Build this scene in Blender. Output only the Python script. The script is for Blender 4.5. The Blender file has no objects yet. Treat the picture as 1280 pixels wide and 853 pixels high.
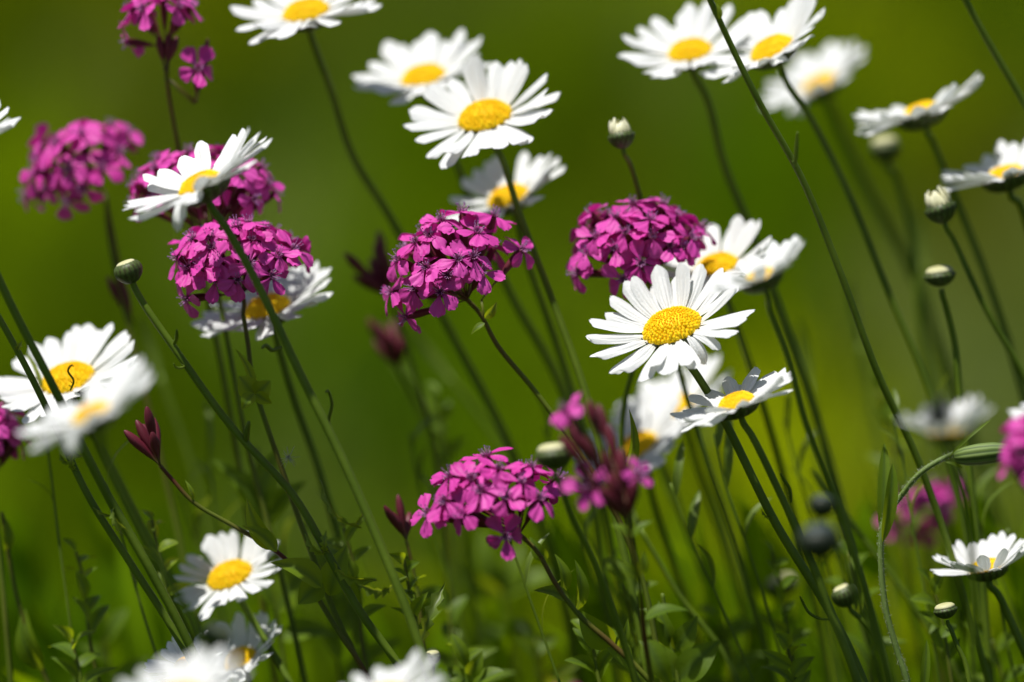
import bpy, math, random
import numpy as np
from mathutils import Vector, Matrix, Quaternion

random.seed(11)
rng = np.random.default_rng(5)
R_ = math.radians
scene = bpy.context.scene
col = scene.collection

# ------------------------------------------------------------------ camera
PITCH = R_(10.0)
CAM_H = 0.78
S = 1.70                      # focus distance
W = 0.306                     # width of the field of view at the focus distance
CAM = Vector((0, 0, CAM_H))
AX_R = Vector((1, 0, 0))
AX_U = Vector((0, math.sin(PITCH), math.cos(PITCH)))
AX_F = Vector((0, math.cos(PITCH), -math.sin(PITCH)))
cd = bpy.data.cameras.new('camera')
cam = bpy.data.objects.new('camera', cd)
col.objects.link(cam)
cam.location = CAM
cam.rotation_euler = (math.pi / 2 - PITCH, 0, 0)
cd.sensor_width = 36
cd.lens = 36 * S / W
cd.clip_start = 0.05
cd.clip_end = 600
cd.dof.use_dof = True
cd.dof.focus_distance = S
cd.dof.aperture_fstop = 3.5
scene.camera = cam

# ------------------------------------------------------------------ light
SUN_DIR = Vector((-0.30, -0.12, 0.94)).normalized()
world = bpy.data.worlds.new('World')
scene.world = world
world.use_nodes = True
wn = world.node_tree
wn.nodes.clear()
sky = wn.nodes.new('ShaderNodeTexSky')
sky.sky_type = 'NISHITA'
sky.sun_disc = False
sky.sun_elevation = math.asin(SUN_DIR.z)
sky.sun_rotation = math.atan2(SUN_DIR.x, SUN_DIR.y)
bg = wn.nodes.new('ShaderNodeBackground')
bg.inputs['Strength'].default_value = 0.05
wo = wn.nodes.new('ShaderNodeOutputWorld')
wn.links.new(sky.outputs[0], bg.inputs[0])
wn.links.new(bg.outputs[0], wo.inputs[0])
sl = bpy.data.lights.new('sun', 'SUN')
sl.energy = 4.4
sl.angle = R_(0.5)
sl.color = (1.0, 0.97, 0.92)
sun = bpy.data.objects.new('sun', sl)
sun.rotation_euler = SUN_DIR.to_track_quat('Z', 'Y').to_euler()
sun.location = (0, 0, 5)
col.objects.link(sun)

scene.view_settings.view_transform = 'Standard'
scene.view_settings.look = 'None'
scene.view_settings.exposure = 0.42
scene.view_settings.gamma = 1
scene.view_settings.use_curve_mapping = False
scene.render.engine = 'CYCLES'
scene.cycles.use_denoising = True
scene.cycles.max_bounces = 8
scene.cycles.transmission_bounces = 4
scene.cycles.sample_clamp_indirect = 4


# ------------------------------------------------------------------ helpers
def P(px, py, dd=0.0):
    """point seen at photo pixel (px,py), dd metres behind (+) or before (-) the focus plane"""
    d = S + dd
    k = W / 1280 * d / S
    return CAM + AX_F * d + AX_R * ((px - 640) * k) - AX_U * ((py - 426.5) * k)


def pxm(dd=0.0):
    return W / 1280 * (S + dd) / S


def cvec(x, y, z):
    """direction: x right, y up, z towards the camera"""
    return AX_R * x + AX_U * y - AX_F * z


class MB:
    def __init__(self):
        self.v, self.f, self.t, self.m = [], [], [], []

    def add(self, vs, fs, tint=0.0, mat=0):
        o = len(self.v)
        self.v += [tuple(p) for p in vs]
        self.t += list(tint) if isinstance(tint, (list, tuple)) else [tint] * len(vs)
        self.f += [tuple(i + o for i in f) for f in fs]
        self.m += [mat] * len(fs)

    def mesh(self, name, mats):
        me = bpy.data.meshes.new(name)
        me.from_pydata(self.v, [], self.f)
        a = me.attributes.new('tint', 'FLOAT', 'POINT')
        a.data.foreach_set('value', self.t)
        for m in (mats if isinstance(mats, (list, tuple)) else [mats]):
            me.materials.append(m)
        me.polygons.foreach_set('material_index', self.m)
        me.polygons.foreach_set('use_smooth', [True] * len(self.f))
        me.update()
        return me


def catmull(pts, n):
    pts = [Vector(p) for p in pts]
    if len(pts) < 3:
        return [pts[0].lerp(pts[-1], i / n) for i in range(n + 1)]
    ext = [pts[0] * 2 - pts[1]] + pts + [pts[-1] * 2 - pts[-2]]
    out = []
    for i in range(1, len(ext) - 2):
        p0, p1, p2, p3 = ext[i - 1:i + 3]
        t1 = max(1e-5, (p1 - p0).length) ** 0.5
        t2 = t1 + max(1e-5, (p2 - p1).length) ** 0.5
        t3 = t2 + max(1e-5, (p3 - p2).length) ** 0.5
        m = n if t2 - t1 < 0.3 else n * 2
        for j in range(m):
            t = t1 + (t2 - t1) * j / m
            a1 = p0 * ((t1 - t) / t1) + p1 * (t / t1)
            a2 = p1 * ((t2 - t) / (t2 - t1)) + p2 * ((t - t1) / (t2 - t1))
            a3 = p2 * ((t3 - t) / (t3 - t2)) + p3 * ((t - t2) / (t3 - t2))
            b1 = a1 * ((t2 - t) / t2) + a2 * (t / t2)
            b2 = a2 * ((t3 - t) / (t3 - t1)) + a3 * ((t - t1) / (t3 - t1))
            out.append(b1 * ((t2 - t) / (t2 - t1)) + b2 * ((t - t1) / (t2 - t1)))
    out.append(pts[-1])
    return out


def tube(mb, pts, rad, n=8, tint=0.0, mat=0, ridge=0.0):
    """tapered tube through pts; rad = list or function of 0..1"""
    m = len(pts)
    vs, fs = [], []
    d = (pts[1] - pts[0]).normalized()
    u = d.orthogonal().normalized()
    for i, p in enumerate(pts):
        nd = (pts[min(i + 1, m - 1)] - pts[max(i - 1, 0)])
        nd = nd.normalized() if nd.length > 1e-9 else d
        q = d.rotation_difference(nd)
        u = q @ u
        d = nd
        v = d.cross(u)
        r = rad(i / (m - 1)) if callable(rad) else rad[i]
        for k in range(n):
            a = 2 * math.pi * k / n
            rr = r * (1 + ridge * (1 if k % 2 else -1))
            vs.append(p + (u * math.cos(a) + v * math.sin(a)) * rr)
    for i in range(m - 1):
        for k in range(n):
            fs.append((i * n + k, i * n + (k + 1) % n, (i + 1) * n + (k + 1) % n, (i + 1) * n + k))
    fs.append(tuple(range(n))[::-1])
    fs.append(tuple((m - 1) * n + k for k in range(n)))
    if callable(tint):
        tl = []
        for i in range(m):
            tl += [tint(i / (m - 1))] * n
        tint = tl
    mb.add(vs, fs, tint, mat)


def lathe(mb, prof, n=16, tint=0.0, mat=0, rib=0.0, ribn=8):
    """prof: list of (r,z); revolve about Z"""
    vs, fs = [], []
    m = len(prof)
    for r, z in prof:
        for k in range(n):
            a = 2 * math.pi * k / n
            rr = r * (1 + rib * math.cos(a * ribn))
            vs.append((rr * math.cos(a), rr * math.sin(a), z))
    for i in range(m - 1):
        for k in range(n):
            fs.append((i * n + k, i * n + (k + 1) % n, (i + 1) * n + (k + 1) % n, (i + 1) * n + k))
    if callable(tint):
        tl = []
        for i in range(m):
            tl += [tint(i / (m - 1))] * n
        tint = tl
    mb.add(vs, fs, tint, mat)


def ball(mb, c, r, su=8, sv=5, tint=0.0, mat=0):
    """ellipsoid at c with radii r=(rx,ry,rz)"""
    vs, fs = [], []
    c = Vector(c)
    for i in range(sv + 1):
        th = math.pi * i / sv
        for k in range(su):
            a = 2 * math.pi * k / su
            vs.append(c + Vector((r[0] * math.sin(th) * math.cos(a), r[1] * math.sin(th) * math.sin(a), -r[2] * math.cos(th))))
    for i in range(sv):
        for k in range(su):
            fs.append((i * su + k, i * su + (k + 1) % su, (i + 1) * su + (k + 1) % su, (i + 1) * su + k))
    mb.add(vs, fs, tint, mat)


def obj(name, me, parent=None, M=None):
    o = bpy.data.objects.new(name, me)
    col.objects.link(o)
    if parent is not None:
        o.parent = parent
    if M is not None:
        o.matrix_basis = M
    return o


def thing(name, label, cat, loc, group=None):
    o = bpy.data.objects.new(name, None)
    o.empty_display_size = 0.01
    col.objects.link(o)
    o.location = loc
    o['label'] = label
    o['category'] = cat
    if group:
        o['group'] = group
    return o


def mesh_part(name, mb, mats, root, world_coords=True, M=None):
    """link a mesh as a part of root; vertices given in world coordinates are moved to the root's frame"""
    if world_coords:
        l = Vector(root.location)
        mb.v = [(p[0] - l.x, p[1] - l.y, p[2] - l.z) for p in mb.v]
    return obj(name, mb.mesh(name, mats), root, M)


def rel(root, M):
    return Matrix.Translation(-Vector(root.location)) @ M


# ------------------------------------------------------------------ materials
def new_mat(name):
    m = bpy.data.materials.new(name)
    m.use_nodes = True
    m.node_tree.nodes.clear()
    return m, m.node_tree.nodes, m.node_tree.links


def thin_mat(name, c1, c2, trans_col, trans, rough=0.5, spec=0.4, nscale=300.0, tintcol=None, bump=0.0, bscale=900.0):
    """leaf / petal: glossy diffuse front mixed with translucency; colour varies c1..c2 by noise and per object"""
    m, N, L = new_mat(name)
    tc = N.new('ShaderNodeTexCoord')
    geo = N.new('ShaderNodeNewGeometry')
    nz = N.new('ShaderNodeTexNoise')
    nz.inputs['Scale'].default_value = nscale
    nz.inputs['Detail'].default_value = 3
    L.new(geo.outputs['Position'], nz.inputs['Vector'])
    oi = N.new('ShaderNodeObjectInfo')
    mixf = N.new('ShaderNodeMath'); mixf.operation = 'MULTIPLY_ADD'
    mixf.inputs[1].default_value = 0.5
    ad = N.new('ShaderNodeMath'); ad.operation = 'MULTIPLY'; ad.inputs[1].default_value = 0.5
    L.new(oi.outputs['Random'], ad.inputs[0])
    L.new(nz.outputs['Fac'], mixf.inputs[0]); L.new(ad.outputs[0], mixf.inputs[2])
    mx = N.new('ShaderNodeMix'); mx.data_type = 'RGBA'
    mx.inputs[6].default_value = (*c1, 1); mx.inputs[7].default_value = (*c2, 1)
    L.new(mixf.outputs[0], mx.inputs[0])
    colr = mx.outputs[2]
    if tintcol:
        at = N.new('ShaderNodeAttribute'); at.attribute_name = 'tint'
        m2 = N.new('ShaderNodeMix'); m2.data_type = 'RGBA'
        L.new(at.outputs['Fac'], m2.inputs[0]); L.new(colr, m2.inputs[6])
        m2.inputs[7].default_value = (*tintcol, 1)
        colr = m2.outputs[2]
    pr = N.new('ShaderNodeBsdfPrincipled')
    pr.inputs['Roughness'].default_value = rough
    pr.inputs['Specular IOR Level'].default_value = spec
    L.new(colr, pr.inputs['Base Color'])
    tr = N.new('ShaderNodeBsdfTranslucent')
    tr.inputs['Color'].default_value = (*trans_col, 1)
    if tintcol:
        m3 = N.new('ShaderNodeMix'); m3.data_type = 'RGBA'
        L.new(at.outputs['Fac'], m3.inputs[0]); m3.inputs[6].default_value = (*trans_col, 1)
        m3.inputs[7].default_value = (*tintcol, 1)
        L.new(m3.outputs[2], tr.inputs['Color'])
    if bump:
        bn = N.new('ShaderNodeTexNoise'); bn.inputs['Scale'].default_value = bscale
        L.new(geo.outputs['Position'], bn.inputs['Vector'])
        bp = N.new('ShaderNodeBump'); bp.inputs['Strength'].default_value = bump
        bp.inputs['Distance'].default_value = 0.0003
        L.new(bn.outputs['Fac'], bp.inputs['Height'])
        L.new(bp.outputs[0], pr.inputs['Normal'])
    ms = N.new('ShaderNodeMixShader'); ms.inputs[0].default_value = trans
    L.new(pr.outputs[0], ms.inputs[1]); L.new(tr.outputs[0], ms.inputs[2])
    out = N.new('ShaderNodeOutputMaterial')
    L.new(ms.outputs[0], out.inputs[0])
    return m


def solid_mat(name, c1, c2, rough=0.5, spec=0.35, nscale=120.0, tintcol=None, bump=0.15, bscale=700.0):
    m, N, L = new_mat(name)
    geo = N.new('ShaderNodeNewGeometry')
    nz = N.new('ShaderNodeTexNoise')
    nz.inputs['Scale'].default_value = nscale
    nz.inputs['Detail'].default_value = 3
    L.new(geo.outputs['Position'], nz.inputs['Vector'])
    rp = N.new('ShaderNodeValToRGB')
    rp.color_ramp.elements[0].position = 0.3; rp.color_ramp.elements[0].color = (*c1, 1)
    rp.color_ramp.elements[1].position = 0.7; rp.color_ramp.elements[1].color = (*c2, 1)
    L.new(nz.outputs['Fac'], rp.inputs[0])
    colr = rp.outputs[0]
    if tintcol:
        at = N.new('ShaderNodeAttribute'); at.attribute_name = 'tint'
        m2 = N.new('ShaderNodeMix'); m2.data_type = 'RGBA'
        L.new(at.outputs['Fac'], m2.inputs[0]); L.new(colr, m2.inputs[6])
        m2.inputs[7].default_value = (*tintcol, 1)
        colr = m2.outputs[2]
    pr = N.new('ShaderNodeBsdfPrincipled')
    pr.inputs['Roughness'].default_value = rough
    pr.inputs['Specular IOR Level'].default_value = spec
    L.new(colr, pr.inputs['Base Color'])
    if bump:
        bn = N.new('ShaderNodeTexNoise'); bn.inputs['Scale'].default_value = bscale
        L.new(geo.outputs['Position'], bn.inputs['Vector'])
        bp = N.new('ShaderNodeBump'); bp.inputs['Strength'].default_value = bump
        bp.inputs['Distance'].default_value = 0.0004
        L.new(bn.outputs['Fac'], bp.inputs['Height'])
        L.new(bp.outputs[0], pr.inputs['Normal'])
    out = N.new('ShaderNodeOutputMaterial')
    L.new(pr.outputs[0], out.inputs[0])
    return m


M_WHITE = thin_mat('white_petal', (0.74, 0.75, 0.74), (0.80, 0.81, 0.805), (0.68, 0.71, 0.68), 0.25, rough=0.55, spec=0.3,
                   tintcol=(0.78, 0.74, 0.50), bump=0.5, bscale=1500)
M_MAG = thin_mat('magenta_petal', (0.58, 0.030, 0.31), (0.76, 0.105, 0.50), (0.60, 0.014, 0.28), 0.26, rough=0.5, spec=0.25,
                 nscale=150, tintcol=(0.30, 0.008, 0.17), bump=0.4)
M_CORONA = thin_mat('pale_pink_corona', (0.62, 0.22, 0.48), (0.72, 0.34, 0.6), (0.6, 0.2, 0.5), 0.3, tintcol=(0.34, 0.17, 0.42))
M_CALYX = solid_mat('dark_red_calyx', (0.085, 0.008, 0.016), (0.14, 0.016, 0.032), 0.5, tintcol=(0.06, 0.075, 0.012))
M_DISC = solid_mat('yellow_disc', (0.90, 0.60, 0.006), (0.92, 0.66, 0.010), 0.6, 0.2, tintcol=(0.90, 0.50, 0.002), bump=0)
M_STEM = solid_mat('green_stem', (0.070, 0.118, 0.006), (0.120, 0.180, 0.011), 0.5, 0.25, nscale=60, tintcol=(0.095, 0.020, 0.014))
M_CUP = solid_mat('green_bract', (0.050, 0.085, 0.018), (0.085, 0.125, 0.03), 0.5, tintcol=(0.03, 0.016, 0.008), nscale=200)
M_BUDTOP = solid_mat('cream_bud_petal', (0.55, 0.53, 0.30), (0.72, 0.70, 0.50), 0.6, tintcol=(0.34, 0.33, 0.10), bump=0.4)
M_SHADETOP = solid_mat('shaded_bud_petal', (0.03, 0.05, 0.05), (0.055, 0.08, 0.08), 0.6, tintcol=(0.02, 0.03, 0.035), bump=0.4)  # pale bud petals in shade: the shade is painted into this colour
M_SHADECUP = solid_mat('shaded_bract', (0.012, 0.020, 0.010), (0.022, 0.034, 0.014), 0.5, tintcol=(0.008, 0.008, 0.006))  # green bracts darkened in the colour itself to look shaded
M_BUDWHITE = solid_mat('white_bud_petal', (0.72, 0.70, 0.46), (0.82, 0.80, 0.62), 0.6, tintcol=(0.48, 0.46, 0.20), bump=0.4)
M_LEAF = thin_mat('catchfly_leaf', (0.075, 0.145, 0.008), (0.165, 0.245, 0.010), (0.46, 0.56, 0.008), 0.48, rough=0.5, spec=0.25,
                  nscale=90, tintcol=(0.075, 0.13, 0.025), bump=0.3, bscale=500)
M_FERN = thin_mat('toothed_leaf', (0.11, 0.18, 0.012), (0.17, 0.25, 0.018), (0.42, 0.50, 0.01), 0.4, rough=0.45, spec=0.4, nscale=120,
                  tintcol=(0.12, 0.17, 0.03))
M_HAIRY = solid_mat('hairy_green_stem', (0.10, 0.16, 0.030), (0.14, 0.20, 0.045), 0.6, tintcol=(0.03, 0.06, 0.010))
M_HAIR = thin_mat('white_hair', (0.6, 0.65, 0.5), (0.7, 0.72, 0.6), (0.6, 0.65, 0.5), 0.5)
M_FLY = solid_mat('black_fly', (0.010, 0.010, 0.013), (0.03, 0.03, 0.034), 0.35, 0.5)
M_WING = thin_mat('fly_wing', (0.10, 0.10, 0.10), (0.16, 0.16, 0.15), (0.15, 0.15, 0.14), 0.5, rough=0.2, spec=0.6)


def grass_mat(name, dark, mid, warm, trans, tfac, pale=(0.15, 0.19, 0.05)):
    m, N, L = new_mat(name)
    geo = N.new('ShaderNodeNewGeometry')
    n1 = N.new('ShaderNodeTexNoise'); n1.inputs['Scale'].default_value = 1.0; n1.inputs['Detail'].default_value = 2
    n2 = N.new('ShaderNodeTexNoise'); n2.inputs['Scale'].default_value = 1.0; n2.inputs['Detail'].default_value = 2
    mp = N.new('ShaderNodeMapping'); mp.inputs['Location'].default_value = (13, 7, 3); mp.inputs['Scale'].default_value = (3.6, 0.9, 0.5)
    mq = N.new('ShaderNodeMapping'); mq.inputs['Scale'].default_value = (3.4, 0.85, 0.5)
    L.new(geo.outputs['Position'], mq.inputs['Vector']); L.new(mq.outputs[0], n1.inputs['Vector'])
    L.new(geo.outputs['Position'], mp.inputs['Vector']); L.new(mp.outputs[0], n2.inputs['Vector'])
    r1 = N.new('ShaderNodeValToRGB')
    r1.color_ramp.elements[0].position = 0.42; r1.color_ramp.elements[0].color = (*dark, 1)
    r1.color_ramp.elements[1].position = 0.58; r1.color_ramp.elements[1].color = (*mid, 1)
    L.new(n1.outputs['Fac'], r1.inputs[0])
    r2 = N.new('ShaderNodeValToRGB')
    r2.color_ramp.elements[0].position = 0.50; r2.color_ramp.elements[0].color = (0, 0, 0, 1)
    r2.color_ramp.elements[1].position = 0.68; r2.color_ramp.elements[1].color = (1, 1, 1, 1)
    L.new(n2.outputs['Fac'], r2.inputs[0])
    mx = N.new('ShaderNodeMix'); mx.data_type = 'RGBA'
    L.new(r2.outputs[0], mx.inputs[0]); L.new(r1.outputs[0], mx.inputs[6]); mx.inputs[7].default_value = (*warm, 1)
    n3 = N.new('ShaderNodeTexNoise'); n3.inputs['Scale'].default_value = 1.0; n3.inputs['Detail'].default_value = 1
    mr = N.new('ShaderNodeMapping'); mr.inputs['Location'].default_value = (31, 2, 9); mr.inputs['Scale'].default_value = (4.4, 1.0, 0.5)
    L.new(geo.outputs['Position'], mr.inputs['Vector']); L.new(mr.outputs[0], n3.inputs['Vector'])
    r3 = N.new('ShaderNodeValToRGB')
    r3.color_ramp.elements[0].position = 0.56; r3.color_ramp.elements[0].color = (0, 0, 0, 1)
    r3.color_ramp.elements[1].position = 0.70; r3.color_ramp.elements[1].color = (1, 1, 1, 1)
    L.new(n3.outputs['Fac'], r3.inputs[0])
    mx2 = N.new('ShaderNodeMix'); mx2.data_type = 'RGBA'
    L.new(r3.outputs[0], mx2.inputs[0]); L.new(mx.outputs[2], mx2.inputs[6]); mx2.inputs[7].default_value = (*pale, 1)
    mx = mx2
    at = N.new('ShaderNodeAttribute'); at.attribute_name = 'tint'
    hv = N.new('ShaderNodeHueSaturation')
    ma = N.new('ShaderNodeMath'); ma.operation = 'MULTIPLY_ADD'; ma.inputs[1].default_value = 0.8; ma.inputs[2].default_value = 0.6
    L.new(at.outputs['Fac'], ma.inputs[0]); L.new(ma.outputs[0], hv.inputs['Value'])
    L.new(mx.outputs[2], hv.inputs['Color'])
    pr = N.new('ShaderNodeBsdfPrincipled'); pr.inputs['Roughness'].default_value = 0.55
    pr.inputs['Specular IOR Level'].default_value = 0.0
    L.new(hv.outputs[0], pr.inputs['Base Color'])
    out = N.new('ShaderNodeOutputMaterial')
    if tfac:
        tr = N.new('ShaderNodeBsdfTranslucent')
        mm = N.new('ShaderNodeMix'); mm.data_type = 'RGBA'; mm.blend_type = 'MULTIPLY'; mm.inputs[0].default_value = 1
        L.new(hv.outputs[0], mm.inputs[6]); mm.inputs[7].default_value = (*trans, 1)
        L.new(mm.outputs[2], tr.inputs['Color'])
        ms = N.new('ShaderNodeMixShader'); ms.inputs[0].default_value = tfac
        L.new(pr.outputs[0], ms.inputs[1]); L.new(tr.outputs[0], ms.inputs[2])
        L.new(ms.outputs[0], out.inputs[0])
    else:
        L.new(pr.outputs[0], out.inputs[0])
    return m


M_GROUND = grass_mat('meadow_soil', (0.022, 0.045, 0.003), (0.055, 0.095, 0.004), (0.080, 0.080, 0.010), (1, 1, 1), 0)
M_GRASS = grass_mat('grass_blade', (0.056, 0.094, 0.001), (0.094, 0.146, 0.002), (0.122, 0.136, 0.008), (1.25, 1.25, 0.4), 0.35, (0.19, 0.225, 0.075))
M_UNDER = grass_mat('undergrowth_leaf', (0.048, 0.105, 0.003), (0.12, 0.195, 0.003), (0.27, 0.32, 0.004), (2.8, 2.5, 0.3), 0.45, (0.13, 0.19, 0.04))

# ------------------------------------------------------------------ ground and grass
mb = MB()
n = 60
ys = [-100, -20, -4] + [i * 0.25 for i in range(0, 49)] + [14, 20, 40, 200]
xs = [-150, -30, -8, -3] + [i * 0.25 for i in range(-10, 11)] + [3, 8, 30, 150]
vs, fs = [], []
for y in ys:
    for x in xs:
        z = 0.0
        if abs(x) < 2.6 and 0 < y < 12.1:
            z = -0.012 + 0.012 * math.sin(x * 3.1 + y * 1.7) * math.cos(y * 2.3 - x)
        vs.append((x, y, z))
nx = len(xs)
for j in range(len(ys) - 1):
    for i in range(nx - 1):
        fs.append((j * nx + i, j * nx + i + 1, (j + 1) * nx + i + 1, (j + 1) * nx + i))
mb.add(vs, fs, 0.5)
g = obj('ground', mb.mesh('ground', M_GROUND))
g['kind'] = 'structure'


def blades(x, y, z, h, w, lean, az, face, tint):
    """numpy: strips of 7 vertices"""
    n = len(x)
    t = np.array([0.0, 0.4, 0.75, 1.0])
    V = np.zeros((n, 7, 3), np.float32)
    dx, dy = np.cos(az), np.sin(az)
    fx, fy = np.cos(face), np.sin(face)
    wd = np.array([1.0, 0.85, 0.55])
    for i in range(4):
        cx = x + dx * lean * h * t[i] ** 2
        cy = y + dy * lean * h * t[i] ** 2
        cz = z + h * (t[i] - 0.25 * np.minimum(lean, 1.2) * t[i] ** 2)
        if i < 3:
            V[:, 2 * i] = np.stack([cx - fx * w * wd[i], cy - fy * w * wd[i], cz], 1)
            V[:, 2 * i + 1] = np.stack([cx + fx * w * wd[i], cy + fy * w * wd[i], cz], 1)
        else:
            V[:, 6] = np.stack([cx, cy, cz], 1)
    base = (np.arange(n) * 7)[:, None]
    q = np.concatenate([base + np.array([[0, 1, 3, 2]]), base + np.array([[2, 3, 5, 4]])], 0)
    tr = base + np.array([[4, 5, 6]])
    return V.reshape(-1, 3), q, tr, np.repeat(tint, 7)


def blade_mesh(name, data, mat):
    V, q, tr, tint = data
    me = bpy.data.meshes.new(name)
    nv, nq, nt = len(V), len(q), len(tr)
    me.vertices.add(nv); me.vertices.foreach_set('co', V.ravel())
    me.loops.add(nq * 4 + nt * 3)
    me.loops.foreach_set('vertex_index', np.concatenate([q.ravel(), tr.ravel()]).astype(np.int32))
    me.polygons.add(nq + nt)
    me.polygons.foreach_set('loop_start', np.concatenate([np.arange(nq) * 4, nq * 4 + np.arange(nt) * 3]).astype(np.int32))
    me.polygons.foreach_set('use_smooth', np.ones(nq + nt, dtype=bool))
    a = me.attributes.new('tint', 'FLOAT', 'POINT')
    a.data.foreach_set('value', tint.astype(np.float32))
    me.materials.append(mat)
    me.update(calc_edges=True)
    me.validate()
    return me


NG = 62000
gy = rng.uniform(0.7, 9.8, NG)
gx = rng.uniform(-1, 1, NG) * (0.5 + gy * 0.17)
gh = rng.uniform(0.08, 0.20, NG) * np.where(gy < 2.3, 0.8, 1.0)
me = blade_mesh('grass', blades(gx, gy, np.full(NG, -0.02), gh, rng.uniform(0.0015, 0.0034, NG), rng.uniform(0.2, 1.3, NG),
                                rng.uniform(0, 6.283, NG), rng.uniform(0, 6.283, NG), rng.uniform(0, 1, NG)), M_GRASS)
g = obj('grass', me)
g['kind'] = 'stuff'
g['label'] = 'short out of focus meadow grass filling the background behind the flowers'

# taller clumps in the middle distance
cl_x, cl_y, cl_h, cl_t = [], [], [], []
for i in range(95):
    y0 = rng.uniform(2.5, 6.5)
    x0 = rng.uniform(-1, 1) * (0.25 + y0 * 0.11)
    nb = int(rng.uniform(25, 70))
    cl_x.append(x0 + rng.normal(0, 0.035, nb)); cl_y.append(y0 + rng.normal(0, 0.06, nb))
    cl_h.append(rng.uniform(0.16, 0.34) * rng.uniform(0.5, 1.1, nb)); cl_t.append(np.full(nb, rng.choice([0.0, 0.1, 0.6, 1.0, 1.2])))
cl_x, cl_y, cl_h, cl_t = map(np.concatenate, (cl_x, cl_y, cl_h, cl_t))
nb = len(cl_x)
g2 = obj('grass_clumps', blade_mesh('grass_clumps', blades(cl_x, cl_y, np.full(nb, -0.02), cl_h, rng.uniform(0.002, 0.005, nb), rng.uniform(0.1, 0.9, nb),
                                  rng.uniform(0, 6.283, nb), rng.uniform(0, 6.283, nb), cl_t), M_UNDER))
g2['kind'] = 'stuff'
g2['label'] = 'taller blurred grass clumps in the middle distance of the meadow'

# taller leafy undergrowth close behind the flowers, mostly below the frame
mbU = MB()


def leaf_strip(mb, base, tip, width, side, curl=0.15, fold=0.25, nseg=8, tint=0.0, mat=0, shape='ovate', teeth=0, up=None):
    """leaf blade from base to tip; side = unit width direction"""
    ax = tip - base
    L = ax.length
    d = ax / L
    side = (side - d * side.dot(d)).normalized()
    nr = d.cross(side)
    if up is not None and nr.dot(up) < 0:
        nr = -nr
    vs, fs, tl = [], [], []
    cols = 5
    for i in range(nseg + 1):
        t = i / nseg
        if shape == 'ovate':
            w = math.sin(math.pi * min(1, t ** 0.72)) ** 0.8 * (1 - 0.25 * t) if 0 < t < 1 else 0.02
        elif shape == 'lance':
            w = (4 * t * (1 - t)) ** 0.7 if 0 < t < 1 else 0.03
        else:
            w = 0.35 + 0.65 * (4 * t * (1 - t)) ** 0.5 if t < 1 else 0.04
        if teeth and 0 < i < nseg:
            w *= (1.25 if i % 2 else 0.45)
        c = base + ax * t + nr * (math.sin(math.pi * t) * curl * L) + nr * (-curl * 0.6 * L * t * t)
        for k in range(cols):
            u = k / (cols - 1) * 2 - 1
            sweep = d * (abs(u) * L / nseg * 0.6 if teeth and i % 2 else 0)
            vs.append(c + side * (u * w * width) + nr * (abs(u) * fold * width * w) + sweep)
            tl.append(min(1, tint + (0.6 if k == 2 else 0)))
    for i in range(nseg):
        for k in range(cols - 1):
            a = i * cols + k
            fs.append((a, a + 1, a + cols + 1, a + cols))
    mb.add(vs, fs, tl, mat)


for i in range(1000):
    dd = random.uniform(0.10, 1.1)
    px = random.uniform(-250, 1530)
    py = 600 + 480 * random.random() ** 0.8 - (50 if px > 850 else 0)
    if random.random() < 0.12:
        py -= 90
    tip = P(px, py, dd)
    az = random.uniform(0, 6.28)
    ln = random.uniform(0.06, 0.16)
    base = tip + Vector((math.cos(az) * ln * 0.35 + 0.03, math.sin(az) * ln * 0.25, -ln))
    if base.z < 0:
        base.z = 0
    a2 = random.uniform(0, 6.28)
    side = Vector((math.cos(a2), math.sin(a2), 0.2))
    if random.random() < 0.58:
        leaf_strip(mbU, base + (tip - base) * 0.55, tip, random.uniform(0.0035, 0.0095), side, 0.15, 0.25, 6, random.random(), shape='ovate')
        tube(mbU, [Vector((base.x + 0.02, base.y, 0)), base, base + (tip - base) * 0.56], [0.0012, 0.001, 0.0008], 5, random.random() * 0.6)
    else:
        leaf_strip(mbU, Vector((base.x + 0.02, base.y, 0)), tip, random.uniform(0.0012, 0.003), side, 0.06, 0.4, 8, random.random(), shape='lance')
g = obj('undergrowth', mbU.mesh('undergrowth', M_UNDER))
g['kind'] = 'stuff'
g['label'] = 'blurred mass of green stalks and leaves low behind the flowers'


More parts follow.
